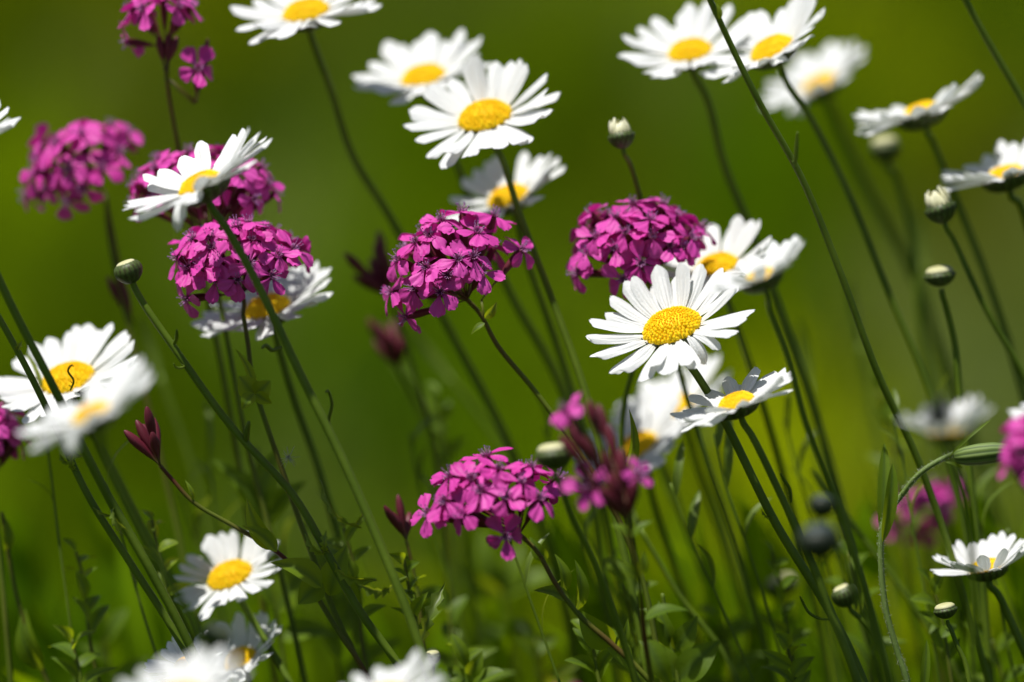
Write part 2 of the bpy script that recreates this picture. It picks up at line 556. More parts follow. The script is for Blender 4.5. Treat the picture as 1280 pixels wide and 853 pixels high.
# ------------------------------------------------------------------ daisy meshes (unit petal, unit disc)
def petal_mesh(bend, width, notch, camber, wav, seed):
    r = random.Random(seed)
    mb = MB()
    nu, nt = 21, 18
    vs, fs, tl = [], [], []
    off = r.uniform(-0.5, 0.5)
    for i in range(nt + 1):
        t = 1 - (1 - i / nt) ** 1.5
        for k in range(nu):
            u = k / (nu - 1) * 2 - 1
            hw = width * (0.30 + 0.70 * math.sin(math.pi / 2 * min(t / 0.6, 1)) ** 1.2)
            if t > 0.84:
                hw *= 0.30 + 0.70 * math.sqrt(max(0, 1 - ((t - 0.84) / 0.16) ** 2))
            x = t - 0.05 * abs(u) ** 2.4 * t ** 8 + notch * math.cos(3 * math.pi * (u + off * 0.2)) * max(0, t - 0.86) / 0.14
            y = u * hw + 0.02 * wav * math.sin(t * 4 + seed)
            z = -camber * u * u * hw * 1.1
            for gk, gd in ((-0.36, 0.034), (0.36, 0.034), (-0.74, 0.014), (0.02, 0.012), (0.74, 0.014)):
                z -= gd * math.exp(-((u - gk) / 0.12) ** 2) * (math.sin(math.pi * min(1, t * 1.15)) if t < 0.87 else 0.0)
            z += 0.012 * wav * math.sin(u * 5 + t * 7 + seed)
            # bend along the length
            a = bend * x
            if abs(bend) > 1e-3:
                cx = math.sin(a) / bend
                cz = (1 - math.cos(a)) / bend
            else:
                cx, cz = x, 0
            vs.append((cx - math.sin(a) * z, y, cz + math.cos(a) * z))
            tl.append(max(0.0, 0.55 - t * 3.2))
    for i in range(nt):
        for k in range(nu - 1):
            a = i * nu + k
            fs.append((a, a + nu, a + nu + 1, a + 1))
    mb.add(vs, fs, tl)
    return mb.mesh('petal', M_WHITE)


PETALS = []
for i in range(14):
    r = random.Random(100 + i)
    PETALS.append(petal_mesh(r.uniform(-0.35, 0.15), r.uniform(0.125, 0.165), r.uniform(0.003, 0.014), r.uniform(0.1, 0.5), r.uniform(0.15, 0.6), i))
PETAL_DROOP = [petal_mesh(-1.3, 0.16, 0.02, 0.3, 0.8, 31), petal_mesh(-1.9, 0.17, 0.02, 0.4, 1.0, 32)]
PETAL_CURL = [petal_mesh(1.6, 0.17, 0.02, 0.3, 1.0, 41)]


def disc_mesh():
    mb = MB()
    h = 0.52
    dome = lambda r: h * (1 - r ** 2.6) - 0.07 * math.exp(-(r / 0.2) ** 2)
    lathe(mb, [(1.0, -0.08)] + [(r, dome(r) - 0.03) for r in (0.99, 0.95, 0.88, 0.78, 0.65, 0.5, 0.35, 0.22, 0.12, 0.04, 0.001)], 28,
          tint=lambda t: 0.4)
    rd = random.Random(77)
    nb = 330
    for i in range(nb):
        r = math.sqrt((i + 0.5) / nb)
        a = i * 2.399963 + rd.uniform(-.03, .03) / max(r, 0.2)
        r = min(0.99, max(0.0, r + rd.uniform(-.014, .014)))
        z = dome(r)
        open_ = max(0, min(1, (r - 0.52) / 0.12))
        s = (0.033 + 0.019 * open_) * rd.uniform(0.85, 1.15)
        jit = 1 + 0.15 * math.sin(i * 12.9)
        lift = 0.012 * open_
        ball(mb, (r * math.cos(a), r * math.sin(a), z + lift), (s * jit, s * jit, s * (1.1 + 0.5 * open_)), 6, 4,
             tint=0.75 * (1 - open_) * (0.6 + 0.4 * abs(math.sin(i * 7.7))))
    return mb.mesh('flower_disc', M_DISC)


DISC = disc_mesh()


def scales(mb, rows, n0, rad, zf, ln, wd):
    """overlapping dark-edged bracts on a cup; rad(t), zf(t) profile with t 0 bottom .. 1 rim"""
    for j in range(rows):
        t0 = 0.05 + 0.62 * j / max(1, rows - 1)
        n = n0 + j * 2
        for i in range(n):
            a = 2 * math.pi * (i + 0.5 * (j % 2)) / n
            pts = []
            tl = []
            for s in range(5):
                tt = t0 + ln * s / 4
                r = rad(min(tt, 1.0)) + 0.016 + 0.012 * s / 4
                z = zf(tt)
                w = wd * (0.75, 1.0, 0.9, 0.6, 0.12)[s]
                for u in (-1, -0.5, 0, 0.5, 1):
                    aa = a + u * w
                    rr = r - 0.012 * abs(u)
                    pts.append((rr * math.cos(aa), rr * math.sin(aa), z))
                    tl.append(1.0 if abs(u) == 1 or s == 4 else (0.1 if u else 0.0))
            fs = [(s * 5 + k, s * 5 + k + 1, s * 5 + k + 6, s * 5 + k + 5) for s in range(4) for k in range(4)]
            mb.add(pts, fs, tl)


def cup_mesh():
    mb = MB()
    rad = lambda t: 0.06 + 0.29 * math.sin(math.pi / 2 * min(1, t)) ** 0.75
    zf = lambda t: -0.20 + 0.20 * t ** 1.3
    lathe(mb, [(0.03, -0.215)] + [(rad(t / 8), zf(t / 8)) for t in range(9)], 20, 0.3)
    scales(mb, 3, 14, rad, zf, 0.42, 0.20)
    return mb.mesh('bract_cup', M_CUP)


CUP = cup_mesh()


def bud_cup_mesh():
    mb = MB()
    rad = lambda t: 0.14 + 0.84 * math.sin(math.pi / 2 * min(1, t * 1.15)) ** 0.8 if t < 0.87 else 0.98 - 0.25 * (t - 0.87) / 0.13
    zf = lambda t: -0.85 + 1.25 * t ** 1.2
    lathe(mb, [(0.06, -0.88)] + [(rad(t / 9), zf(t / 9)) for t in range(10)], 20, 0.15)
    rad2 = lambda t: rad(t) + 0.02
    scales(mb, 3, 12, rad2, zf, 0.40, 0.21)
    return mb.mesh('bud_cup', M_CUP)


def bud_top_mesh(kind):
    mb = MB()
    if kind == 'closed':
        n = 22
        lathe(mb, [(0.74, 0.26), (0.84, 0.42), (0.80, 0.60), (0.64, 0.78), (0.38, 0.87), (0.16, 0.83), (0.02, 0.78)], 44, tint=lambda t: 0.25 + 0.6 * t,
              rib=0.05, ribn=n)
        return mb.mesh('folded_petals', M_BUDTOP)
    n = 17
    lathe(mb, [(0.75, 0.25), (0.72, 0.45), (0.5, 0.62), (0.02, 0.7)], 24, 0.6)
    r = random.Random(7)
    for i in range(n):
        a = 2 * math.pi * i / n + r.uniform(-.1, .1)
        hh = r.uniform(0.75, 1.35)
        lean = r.uniform(-0.50, -0.12)
        vs, tl = [], []
        for s in range(6):
            t = s / 5
            rr = 0.74 + lean * t + 0.1 * math.sin(math.pi * t)
            w = (0.16, 0.22, 0.27, 0.28, 0.24, 0.12)[s]
            for u in (-1, 0, 1):
                q = rr + 0.05 * (1 - abs(u))
                vs.append((q * math.cos(a + u * w * 1.1), q * math.sin(a + u * w * 1.1), 0.28 + hh * t - 0.05 * abs(u) * t))
                tl.append(0.7 * (1 - t))
        mb.add(vs, [(s * 3 + k, s * 3 + k + 1, s * 3 + k + 4, s * 3 + k + 3) for s in range(5) for k in range(2)], tl)
    return mb.mesh('folded_petals', M_BUDWHITE)


def round_bud_cup_mesh():
    mb = MB()
    prof = [(0.10, -0.86), (0.45, -0.74), (0.78, -0.46), (0.95, -0.12), (0.99, 0.2), (0.90, 0.46), (0.72, 0.62), (0.60, 0.66)]
    def seg(t, k):
        x = min(0.9999, max(0, t)) * (len(prof) - 1)
        i = int(x)
        return prof[i][k] + (prof[i + 1][k] - prof[i][k]) * (x - i)
    lathe(mb, prof, 24, 0.1)
    scales(mb, 4, 13, lambda t: seg(t, 0) + 0.02, lambda t: seg(t, 1), 0.36, 0.20)
    return mb.mesh('bud_cup', M_CUP)


def round_bud_top_mesh():
    mb = MB()
    lathe(mb, [(0.66, 0.60), (0.62, 0.70), (0.46, 0.79), (0.28, 0.82), (0.14, 0.76), (0.02, 0.72)], 40, tint=lambda t: 0.1 + 0.7 * t, rib=0.07, ribn=13)
    return mb.mesh('folded_petals', M_BUDTOP)


BUD_CUP = bud_cup_mesh()
ROUND_CUP = round_bud_cup_mesh()
ROUND_TOP = round_bud_top_mesh()
BUD_CLOSED = bud_top_mesh('closed')
SHADED_CUP = ROUND_CUP.copy()
SHADED_CUP.materials.clear(); SHADED_CUP.materials.append(M_SHADECUP)
SHADED_TOP = ROUND_TOP.copy()
SHADED_TOP.materials.clear(); SHADED_TOP.materials.append(M_SHADETOP)
BUD_TUFT = bud_top_mesh('tuft')


# ------------------------------------------------------------------ stems
def stem_points(start, path, d0, d1, first_dir=None):
    """world points from the head down to the ground through photo pixels"""
    pts = [start]
    if first_dir is not None:
        pts.append(start + first_dir)
    n = len(path)
    for i, p in enumerate(path):
        f = (i + 1) / n
        pts.append(P(p[0], p[1], d0 + (d1 - d0) * f))
    e = pts[-1]
    d = (e - pts[-2]).normalized()
    if d.z > -0.35:
        d.z = -0.35
    k = e.z / -d.z
    mid = e + Vector((d.x * k * 0.42, d.y * k * 0.3, -e.z * 0.55))
    end = e + Vector((d.x * k * 0.55, d.y * k * 0.4, -e.z - 0.012))
    pts += [mid, end]
    return pts


STEM_NOW = []


def on_stem(p):
    return min(STEM_NOW, key=lambda q: (q - p).length)


def build_stem(root_fn, start, path, d0, d1, w_px, red=0.0, first_dir=None):
    pts = stem_points(start, path, d0, d1, first_dir)
    root = root_fn(Vector((pts[-1].x, pts[-1].y, 0)))
    jr = random.Random(int(path[0][0] * 3 + path[0][1]))
    for q in pts[3:-2]:
        q += cvec(jr.uniform(-2.2, 2.2), 0, jr.uniform(-2, 2)) * pxm(d0)
    sm = catmull(pts, 7)
    STEM_NOW[:] = [a.lerp(b, f / 6) for a, b in zip(sm, sm[1:]) for f in range(6)]
    r = w_px / 2 * pxm(d0)
    mb = MB()
    tube(mb, sm, lambda t: r * (0.80 + 0.24 * min(1, t * 2)), 10, tint=(lambda t: red * (0.6 + 0.4 * math.sin(t * 21))), ridge=0.045)
    mesh_part('stem', mb, M_STEM, root)
    return root, sm


def toothed_leaf(root, b, t, w, dd, curl=0.25, seg=9):
    mb = MB()
    base, tip = P(*b, dd), P(*t, dd - 0.003)
    sb = on_stem(base)
    if (sb - base).length < 0.008:
        tip = tip + (sb - base)
        base = sb
    ax = (tip - base)
    side = ax.cross(AX_F * 0.8 + Vector((0.3, 0, 0.5)))
    leaf_strip(mb, base, tip, w * pxm(dd), side, curl, 0.5, seg, random.random() * 0.5, shape='strap', teeth=1)
    mesh_part('stem_leaf', mb, M_FERN, root)


def tendril_leaf(root, pts, w, dd):
    """narrow curled leaflet"""
    mb = MB()
    pl = [P(x, y, dd - 0.002 * i) for i, (x, y) in enumerate(pts)]
    sb = on_stem(pl[0])
    if (sb - pl[0]).length < 0.008:
        sh = sb - pl[0]
        pl = [p + sh for p in pl]
    q = catmull(pl, 6)
    r = w * pxm(dd)
    tube(mb, q, lambda t: r * (0.5 + 0.9 * math.sin(math.pi * (0.15 + 0.8 * t))), 6, 0.4)
    for i in (2, 4):
        c = q[min(i, len(q) - 1)]
        e = c + cvec(random.choice((-1, 1)) * 4, random.uniform(1, 4), 1) * pxm(dd)
        tube(mb, [c, c.lerp(e, 0.5), e], [r * 0.6, r * 0.5, r * 0.2], 5, 0.7)
    mesh_part('stem_leaf', mb, M_FERN, root)


def broad_leaf(root, b, t, w, dd, face=(0.2, 0.6, 0.6), curl=0.12, fold=0.25, dtip=0.0, shape='ovate'):
    mb = MB()
    base, tip = P(*b, dd), P(*t, dd + dtip)
    nrm = cvec(*face)
    side = (tip - base).cross(nrm)
    leaf_strip(mb, base, tip, w * pxm(dd), side, curl, fold, 12, 0.0, up=nrm, shape=shape)
    mesh_part('leaf', mb, M_LEAF, root)


# ------------------------------------------------------------------ daisy
def head_matrix(px, py, dd, tilt, c):
    t = R_(tilt)
    k = math.sqrt(1 - c * c)
    Z = cvec(-math.sin(t) * k, math.cos(t) * k, c)
    X = cvec(math.cos(t), math.sin(t), 0)
    Y = Z.cross(X)
    M = Matrix((X, Y, Z)).transposed().to_4x4()
    M.translation = P(px, py, dd)
    return M


def daisy(label, px, py, rad, dd, tilt, c, path, d1=None, n=21, e=(8, 8, 90), droop=(), curl=(), disc=0.305, gaps=(), sw=9,
          leaves=(), seed=0, group='oxeye daisies in the meadow', skip=None, jit=9, pw=1.02):
    r = random.Random(seed * 17 + int(px))
    if c >= 0.3:
        c *= 0.80
        e = (e[0] + 11, e[1] + 3, e[2])
    n += 7
    Rm = rad * pxm(dd)
    H = head_matrix(px, py, dd, tilt, c)
    Z = Vector(H.col[2][:3])
    start = H.translation - Z * Rm * 0.20
    mk = lambda p: thing('daisy', label, 'daisy', p, group)
    if d1 is None:
        d1 = dd
    root, sm = build_stem(mk, start, path, dd, d1, sw, 0.0, -Z * Rm * 0.10)
    obj('flower_disc', DISC, root, rel(root, H @ Matrix.Translation((0, 0, 0.03 * Rm)) @ Matrix.Diagonal((disc * Rm, disc * Rm, disc * Rm, 1))))
    obj('bract_cup', CUP, root, rel(root, H @ Matrix.Diagonal((Rm, Rm, Rm, 1))))
    r0 = disc * 0.86
    for i in range(n):
        phi = 360 * i / n + r.uniform(-5, 5)
        if any(a <= phi % 360 <= b for a, b in gaps):
            continue
        L = (1 - r0) * r.uniform(0.90, 1.05)
        el = e[0] + e[1] * math.cos(R_(phi - e[2])) + r.uniform(-jit, jit)
        me = r.choice(PETALS)
        if any(a <= phi % 360 <= b for a, b in droop):
            me = r.choice(PETAL_DROOP); el += 4; L *= 0.72
        if any(a <= phi % 360 <= b for a, b in curl):
            me = PETAL_CURL[0]; el += 30; L *= 0.85
        M = (H @ Matrix.Rotation(R_(phi), 4, 'Z') @ Matrix.Translation((r0 * Rm, 0, (0.012 if i % 2 else -0.004) * Rm))
             @ Matrix.Rotation(-R_(el), 4, 'Y') @ Matrix.Rotation(R_(r.uniform(-9, 9)), 4, 'X')
             @ Matrix.Diagonal((L * Rm, L * Rm * r.uniform(0.9, 1.12) * pw, L * Rm, 1)))
        obj('petal', me, root, rel(root, M))
    for lf in leaves:
        if lf[0] == 't':
            toothed_leaf(root, *lf[1:])
        elif lf[0] == 'c':
            tendril_leaf(root, *lf[1:])
        else:
            broad_leaf(root, *lf[1:])
    return root


# hero and the sharp ones
daisy('large sharp white daisy right of centre with its domed yellow disc facing the viewer', 841, 412, 109, 0.0, 19, 0.54,
      [(872, 470), (905, 528), (970, 655), (1035, 758), (1078, 853)], n=24, e=(7, 11, 70), droop=((288, 312),), disc=0.345, pw=0.98, sw=11, seed=3,
      leaves=[('c', [(1040, 777), (1022, 776), (1008, 768), (1000, 754), (997, 748)], 1.3, 0.0), ('t', (960, 648), (946, 641), 2, 0.0)])
daisy('sharp white daisy at upper left, tilted left over the top of a magenta cluster', 252, 234, 106, -0.026, 26, 0.15,
      [(283, 285), (325, 365), (372, 458), (432, 585), (492, 725), (540, 850)], n=22, e=(19, 7, 60), droop=((222, 236),), disc=0.27, sw=11, seed=5,
      leaves=[('t', (452, 660), (398, 608), 4, -0.01), ('c', [(352, 434), (340, 438), (332, 432), (327, 436)], 2, -0.012),
              ('c', [(412, 542), (411, 525), (415, 505), (410, 489), (407, 491)], 1.5, -0.012), ('t', (492, 732), (452, 735), 8, -0.01),
              ('c', [(496, 728), (503, 725), (508, 722)], 2, -0.012), ('t', (446, 655), (457, 640), 3, -0.01)])
daisy('small sharp white daisy seen from the side just below right of the largest daisy', 921, 506, 84, -0.016, 20, 0.17,
      [(940, 545), (975, 615), (1010, 690), (1050, 790), (1080, 870)], n=24, e=(15, 5, 20), disc=0.28, sw=10, seed=8,
      leaves=[('c', [(989, 628), (987, 612), (980, 600), (976, 592)], 1.6, 0.0)])
# upper row
daisy('blurred white daisy cut by the top edge left of centre on a long leaning stem', 383, 18, 96, 0.06, 12, 0.43,
      [(415, 115), (440, 195), (490, 275), (560, 405), (640, 560), (690, 700), (720, 830)], 0.12, n=20, e=(3, 2, 90), sw=10, seed=11)
daisy('blurred white daisy tucked behind the left petals of the upper middle daisy', 530, 99, 92, 0.085, 13, 0.43,
      [(565, 190), (590, 260), (640, 370), (700, 480), (735, 600), (760, 760)], 0.11, n=22, e=(10, 4, 90), sw=10, seed=12)
daisy('bright white daisy at upper middle with tall raised rear petals and large yellow disc', 607, 149, 100, 0.04, 14, 0.56,
      [(628, 200), (650, 268), (690, 372), (735, 497), (770, 640), (800, 800)], 0.03, n=19, e=(8, 19, 75), disc=0.34, sw=9, seed=13)
daisy('white daisy half hidden behind the upper right edge of the middle magenta cluster', 636, 249, 86, 0.07, 22, 0.42,
      [(660, 330), (700, 440), (740, 580), (770, 720)], 0.09, n=19, e=(8, 8, 20), gaps=((60, 75),), sw=9, seed=14)
daisy('blurred white daisy with wide yellow disc at upper right, left of the long bare stalk', 863, 67, 90, 0.07, 11, 0.50,
      [(885, 125), (905, 205), (940, 290), (985, 420), (1030, 560), (1070, 720)], 0.10, n=21, e=(6, 5, 90), sw=11, seed=15)
daisy('blurred white daisy at top right bent to the left with long petals pointing right', 966, 64, 94, 0.05, 27, 0.28,
      [(986, 108), (1010, 140), (1060, 240), (1110, 360), (1160, 485), (1200, 620), (1230, 800)], 0.06, n=24, e=(22, 11, 10), disc=0.30, sw=9, seed=16)
daisy('very blurred white daisy at upper right behind a thin dark stem', 1026, 108, 78, 0.16, 27, 0.22,
      [(1045, 150), (1080, 230), (1140, 345), (1180, 450), (1230, 600)], 0.19, n=20, e=(26, 8, 40), droop=((200, 220),), sw=12, seed=17)
daisy('blurred white daisy seen edge on at right, above a closed bud', 1152, 143, 90, 0.075, 19, 0.04,
      [(1165, 175), (1185, 225), (1230, 340), (1275, 480), (1310, 640)], 0.10, n=18, e=(15, 3, 90), disc=0.26, sw=10, seed=18)
daisy('blurred white daisy cut by the right edge in the upper part of the photo', 1258, 222, 88, 0.06, 16, 0.06,
      [(1275, 255), (1295, 330), (1330, 480)], 0.08, n=20, e=(26, 6, 60), disc=0.28, sw=10, seed=19)
daisy('white daisy at the left edge near the top, only its right petal tips in view', -58, 184, 90, -0.03, 14, 0.30,
      [(-45, 240), (0, 355), (70, 492), (108, 566), (140, 628), (190, 715), (245, 820)], -0.005, n=22, e=(12, 4, 90), sw=11, seed=20,
      leaves=[('t', (108, 568), (88, 562), 4, -0.002), ('t', (140, 640), (165, 668), 5, -0.002), ('t', (150, 640), (118, 638), 3, -0.002),
              ('t', (137, 628), (152, 660), 5, -0.004), ('c', [(88, 488), (92, 476), (85, 464), (89, 457), (92, 458)], 1.0, -0.006)])
# middle
daisy('white daisy behind the lower edge of the sharp left magenta cluster', 335, 388, 98, 0.05, 17, 0.38,
      [(350, 440), (368, 500), (398, 590), (430, 700), (460, 850)], 0.07, n=20, e=(6, 4, 20), sw=10, seed=21)
daisy('white daisy at the left edge with a broad yellow disc crossed by two dark stems', 86, 477, 100, 0.035, 16, 0.50,
      [(125, 560), (165, 640), (215, 740), (265, 860)], 0.09, n=22, e=(6, 6, 60), disc=0.34, sw=9, seed=22)
daisy('very blurred pale daisy in front of the broad yellow disced daisy at left', 116, 521, 98, -0.115, 24, 0.18,
      [(128, 560), (158, 622), (205, 715), (250, 800), (290, 900)], -0.10, n=22, e=(18, 8, 60), droop=((215, 240),), disc=0.26, sw=11, seed=23)
daisy('white daisy behind the top right petals of the largest daisy, its disc partly covered', 897, 335, 82, 0.05, 16, 0.45,
      [(915, 390), (940, 470), (975, 580), (1010, 720)], 0.10, n=16, e=(14, 8, 70), disc=0.33, sw=9, seed=24)
daisy('blurred edge on white daisy in front of the largest daisy at its upper right', 952, 349, 78, -0.06, 22, 0.10,
      [(962, 385), (985, 445), (1010, 530), (1042, 622), (1085, 755), (1112, 860)], -0.03, n=17, e=(24, 10, 10), disc=0.26, sw=9, seed=25)
daisy('blurred white daisy at centre right, behind the dark red buds and a pointed green leaf', 798, 560, 88, 0.08, 30, 0.46,
      [(815, 620), (840, 700), (880, 820)], 0.11, n=20, e=(6, 4, 60), disc=0.30, sw=9, seed=26)
daisy('blurred white daisy whose disc peeps out left of the small side view daisy', 846, 512, 88, 0.10, 26, 0.36,
      [(870, 580), (900, 660), (940, 800)], 0.13, n=20, e=(6, 4, 60), disc=0.28, sw=9, seed=27)
daisy('blurred cream cupped daisy at right with a small black fly on its petals', 1185, 543, 70, -0.125, 4, 0.02,
      [(1192, 580), (1207, 630), (1216, 720), (1219, 860)], -0.085, n=17, e=(44, 10, 0), disc=0.34, sw=9, seed=28)
# lower
daisy('white daisy at lower right in side view with a vertical stem passing before it', 1234, 712, 72, 0.025, 12, 0.10,
      [(1247, 742), (1262, 775), (1282, 815), (1310, 880)], 0.03, n=19, e=(34, 8, 60), disc=0.30, sw=10, seed=29)
daisy('white daisy at lower left with long upright rear petals and a bright yellow disc', 288, 722, 77, 0.045, 22, 0.50,
      [(302, 752), (330, 800), (362, 856)], 0.03, n=20, e=(8, 20, 85), disc=0.38, sw=9, seed=30)
daisy('blurred white daisy at the bottom left under the bright yellow disced one, disc half hidden', 300, 826, 74, 0.04, 26, 0.45,
      [(315, 870), (335, 930)], 0.04, n=20, e=(14, 14, 80), disc=0.30, sw=9, seed=31)
daisy('very blurred white daisy cut by the bottom edge at lower left', 226, 874, 92, -0.16, 12, 0.30,
      [(240, 920), (255, 990)], -0.10, n=20, e=(8, 4, 80), sw=11, seed=32)
daisy('white daisy at the bottom left, a few petals peeping between two stems', 235, 832, 58, 0.01, 20, 0.35,
      [(250, 880), (265, 950)], 0.01, n=16, e=(14, 8, 80), sw=8, seed=33)
daisy('blurred white daisy cut by the bottom edge left of centre, only petal tops showing', 482, 872, 82, -0.12, 18, 0.22,
      [(495, 930), (510, 1000)], -0.08, n=20, e=(14, 6, 80), sw=10, seed=34)
daisy('blurred white daisy at the right edge above the pink blossom, mostly outside the photo', 1310, 520, 50, -0.07, 10, 0.3,
      [(1320, 580), (1330, 680)], -0.06, n=16, e=(10, 4, 80), sw=9, seed=35)


# ------------------------------------------------------------------ buds and bare stalks
def bud(label, px, py, rad, dd, tilt, c, path, kind='closed', d1=None, sw=8, leaves=(), group='daisy buds on stalks', sq=1.0):
    Rm = rad * pxm(dd)
    H = head_matrix(px, py, dd, tilt, c)
    Z = Vector(H.col[2][:3])
    mk = lambda p: thing('daisy_bud', label, 'bud', p, group)
    root, sm = build_stem(mk, H.translation - Z * Rm * 0.8, path, dd, dd if d1 is None else d1, sw, 0.0, -Z * Rm * 0.4)
    A = H @ Matrix.Rotation(random.random() * 6, 4, 'Z') @ Matrix.Diagonal((Rm, Rm, Rm * sq, 1))
    obj('bud_cup', {'round': ROUND_CUP, 'shaded': SHADED_CUP}.get(kind, BUD_CUP), root, rel(root, A))
    obj('folded_petals', {'closed': BUD_CLOSED, 'tuft': BUD_TUFT, 'round': ROUND_TOP, 'shaded': SHADED_TOP}[kind], root, rel(root, A))
    for lf in leaves:
        {'t': toothed_leaf, 'c': tendril_leaf, 'b': broad_leaf}[lf[0]](root, *lf[1:])
    return root


bud('sharp round green daisy bud with pale top on long stem at left', 161, 340, 18, -0.005, 20, 0.12,
    [(183, 385), (218, 435), (290, 532), (368, 620), (410, 692), (448, 762), (495, 830), (530, 890)], 'round', sw=10,
    leaves=[('c', [(217, 431), (221, 424), (222, 418), (222, 411)], 1.8, -0.005), ('c', [(230, 458), (224, 462), (217, 461), (214, 456)], 1.2, -0.005),
            ('t', (408, 692), (380, 672), 5, -0.007), ('t', (412, 690), (409, 664), 5, -0.007), ('t', (415, 702), (465, 729), 7, -0.008),
            ('c', [(312, 548), (313, 536), (316, 522)], 3, -0.006)])
bud('daisy bud with a white petal tuft on dark cup at top centre', 777, 172, 17, 0.03, 10, 0.05,
    [(788, 205), (799, 242), (812, 300), (840, 420), (880, 560), (930, 720)], 'tuft', 0.06, sw=7)
bud('daisy bud with a white petal tuft at right, above the flatter cream bud', 1176, 263, 20, 0.035, 18, 0.1,
    [(1192, 300), (1232, 382), (1282, 475), (1330, 590)], 'tuft', 0.05, sw=8)
bud('flat cream topped daisy bud on upright stem at right, below the tufted bud', 1175, 346, 20, 0.04, 8, 0.12,
    [(1182, 382), (1194, 430), (1200, 490), (1215, 600), (1230, 760)], 'closed', 0.05, sw=9, sq=0.75)
bud('very blurred daisy bud under the edge on daisy at upper right', 1107, 187, 19, 0.13, 8, 0.1,
    [(1118, 215), (1140, 295), (1152, 400), (1170, 520), (1190, 680)], 'closed', 0.15, sw=10)
bud('blurred pale yellow daisy bud in front of the lower magenta cluster at its right', 692, 571, 23, -0.05, 6, 0.05,
    [(700, 605), (718, 650), (742, 705), (772, 782), (800, 870)], 'closed', -0.02, sw=9, sq=0.85)
bud('very blurred daisy bud in painted shade tones with grey blue top at lower right', 1024, 678, 27, -0.14, 4, 0.15,
    [(1028, 715), (1036, 780), (1046, 850), (1055, 930)], 'shaded', -0.13, sw=11)
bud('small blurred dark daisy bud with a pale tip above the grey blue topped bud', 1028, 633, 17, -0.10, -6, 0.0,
    [(1040, 665), (1062, 720), (1090, 790), (1120, 870)], 'shaded', -0.07, sw=8)
bud('very blurred flat pale bud at lower right standing left of two dark stems', 977, 733, 21, 0.13, 12, 0.15,
    [(985, 765), (995, 810), (1005, 870)], 'closed', 0.14, sw=9, sq=0.75)
bud('small green daisy bud on a side stalk touching the lower right stems', 1056, 745, 17, 0.03, 25, 0.1,
    [(1078, 775), (1098, 800), (1112, 850), (1120, 900)], 'round', 0.03, sw=8)
bud('small sharp flat daisy bud near the bottom right corner', 1182, 764, 15, 0.0, 12, 0.1,
    [(1188, 785), (1196, 806), (1206, 830), (1215, 870)], 'closed', 0.0, sw=6, sq=0.75)
bud('very blurred pale bud in front of the half hidden daisy at bottom left', 270, 796, 18, -0.10, -20, 0.1,
    [(262, 825), (256, 870)], 'closed', -0.10, sw=8)
bud('tiny brownish bud beside the long sharp stem at bottom left of centre', 541, 822, 10, -0.005, 5, 0.1,
    [(541, 840), (545, 870)], 'closed', -0.005, sw=5)


def stalk(label, path, dd, d1, sw, leaves=(), red=0.0, bud_r=14, cat='stalk'):
    """stem whose bud stands above the frame"""
    mk = lambda p: thing('flower_stalk', label, cat, p, 'bare stalks rising out of the photo')
    start = P(*path[0], dd)
    root, sm = build_stem(mk, start, path[1:], dd, d1, sw, red)
    up = (P(*path[0], dd) - P(*path[1], dd)).normalized()
    q = Vector((0, 0, 1)).rotation_difference(up).to_matrix().to_4x4()
    q.translation = start + up * bud_r * pxm(dd) * 0.8
    A = q @ Matrix.Scale(bud_r * pxm(dd), 4)
    cup = obj('bud_cup', BUD_CUP, root, rel(root, A))
    obj('folded_petals', BUD_CLOSED, root, rel(root, A))
    for lf in leaves:
        {'t': toothed_leaf, 'c': tendril_leaf, 'b': broad_leaf}[lf[0]](root, *lf[1:])


stalk('long dark stalk leaning across the two upper right daisies from the top edge', [(870, -45), (888, 0), (945, 120), (1000, 222), (1050, 340), (1100, 468), (1148, 575), (1200, 730)],
      -0.02, 0.03, 9, leaves=[('b', (900, 24), (896, 4), 4, -0.02), ('c', [(993, 208), (995, 195), (996, 180), (997, 165)], 2, -0.02)])
stalk('dark stalk crossing the top right corner of the photo', [(1188, -40), (1207, 0), (1240, 60), (1282, 130), (1330, 220), (1390, 380)], 0.03, 0.05, 9)
stalk('thinner of two dark stalks crossing the yellow disc at the left edge', [(-60, 290), (-20, 365), (5, 408), (40, 470), (72, 540), (112, 620), (160, 700), (215, 785), (250, 850)], 0.0, 0.0, 9,
      leaves=[('t', (28, 435), (33, 425), 4, 0.0), ('t', (86, 580), (70, 572), 4, 0.0), ('t', (92, 590), (86, 566), 5, -0.002)])


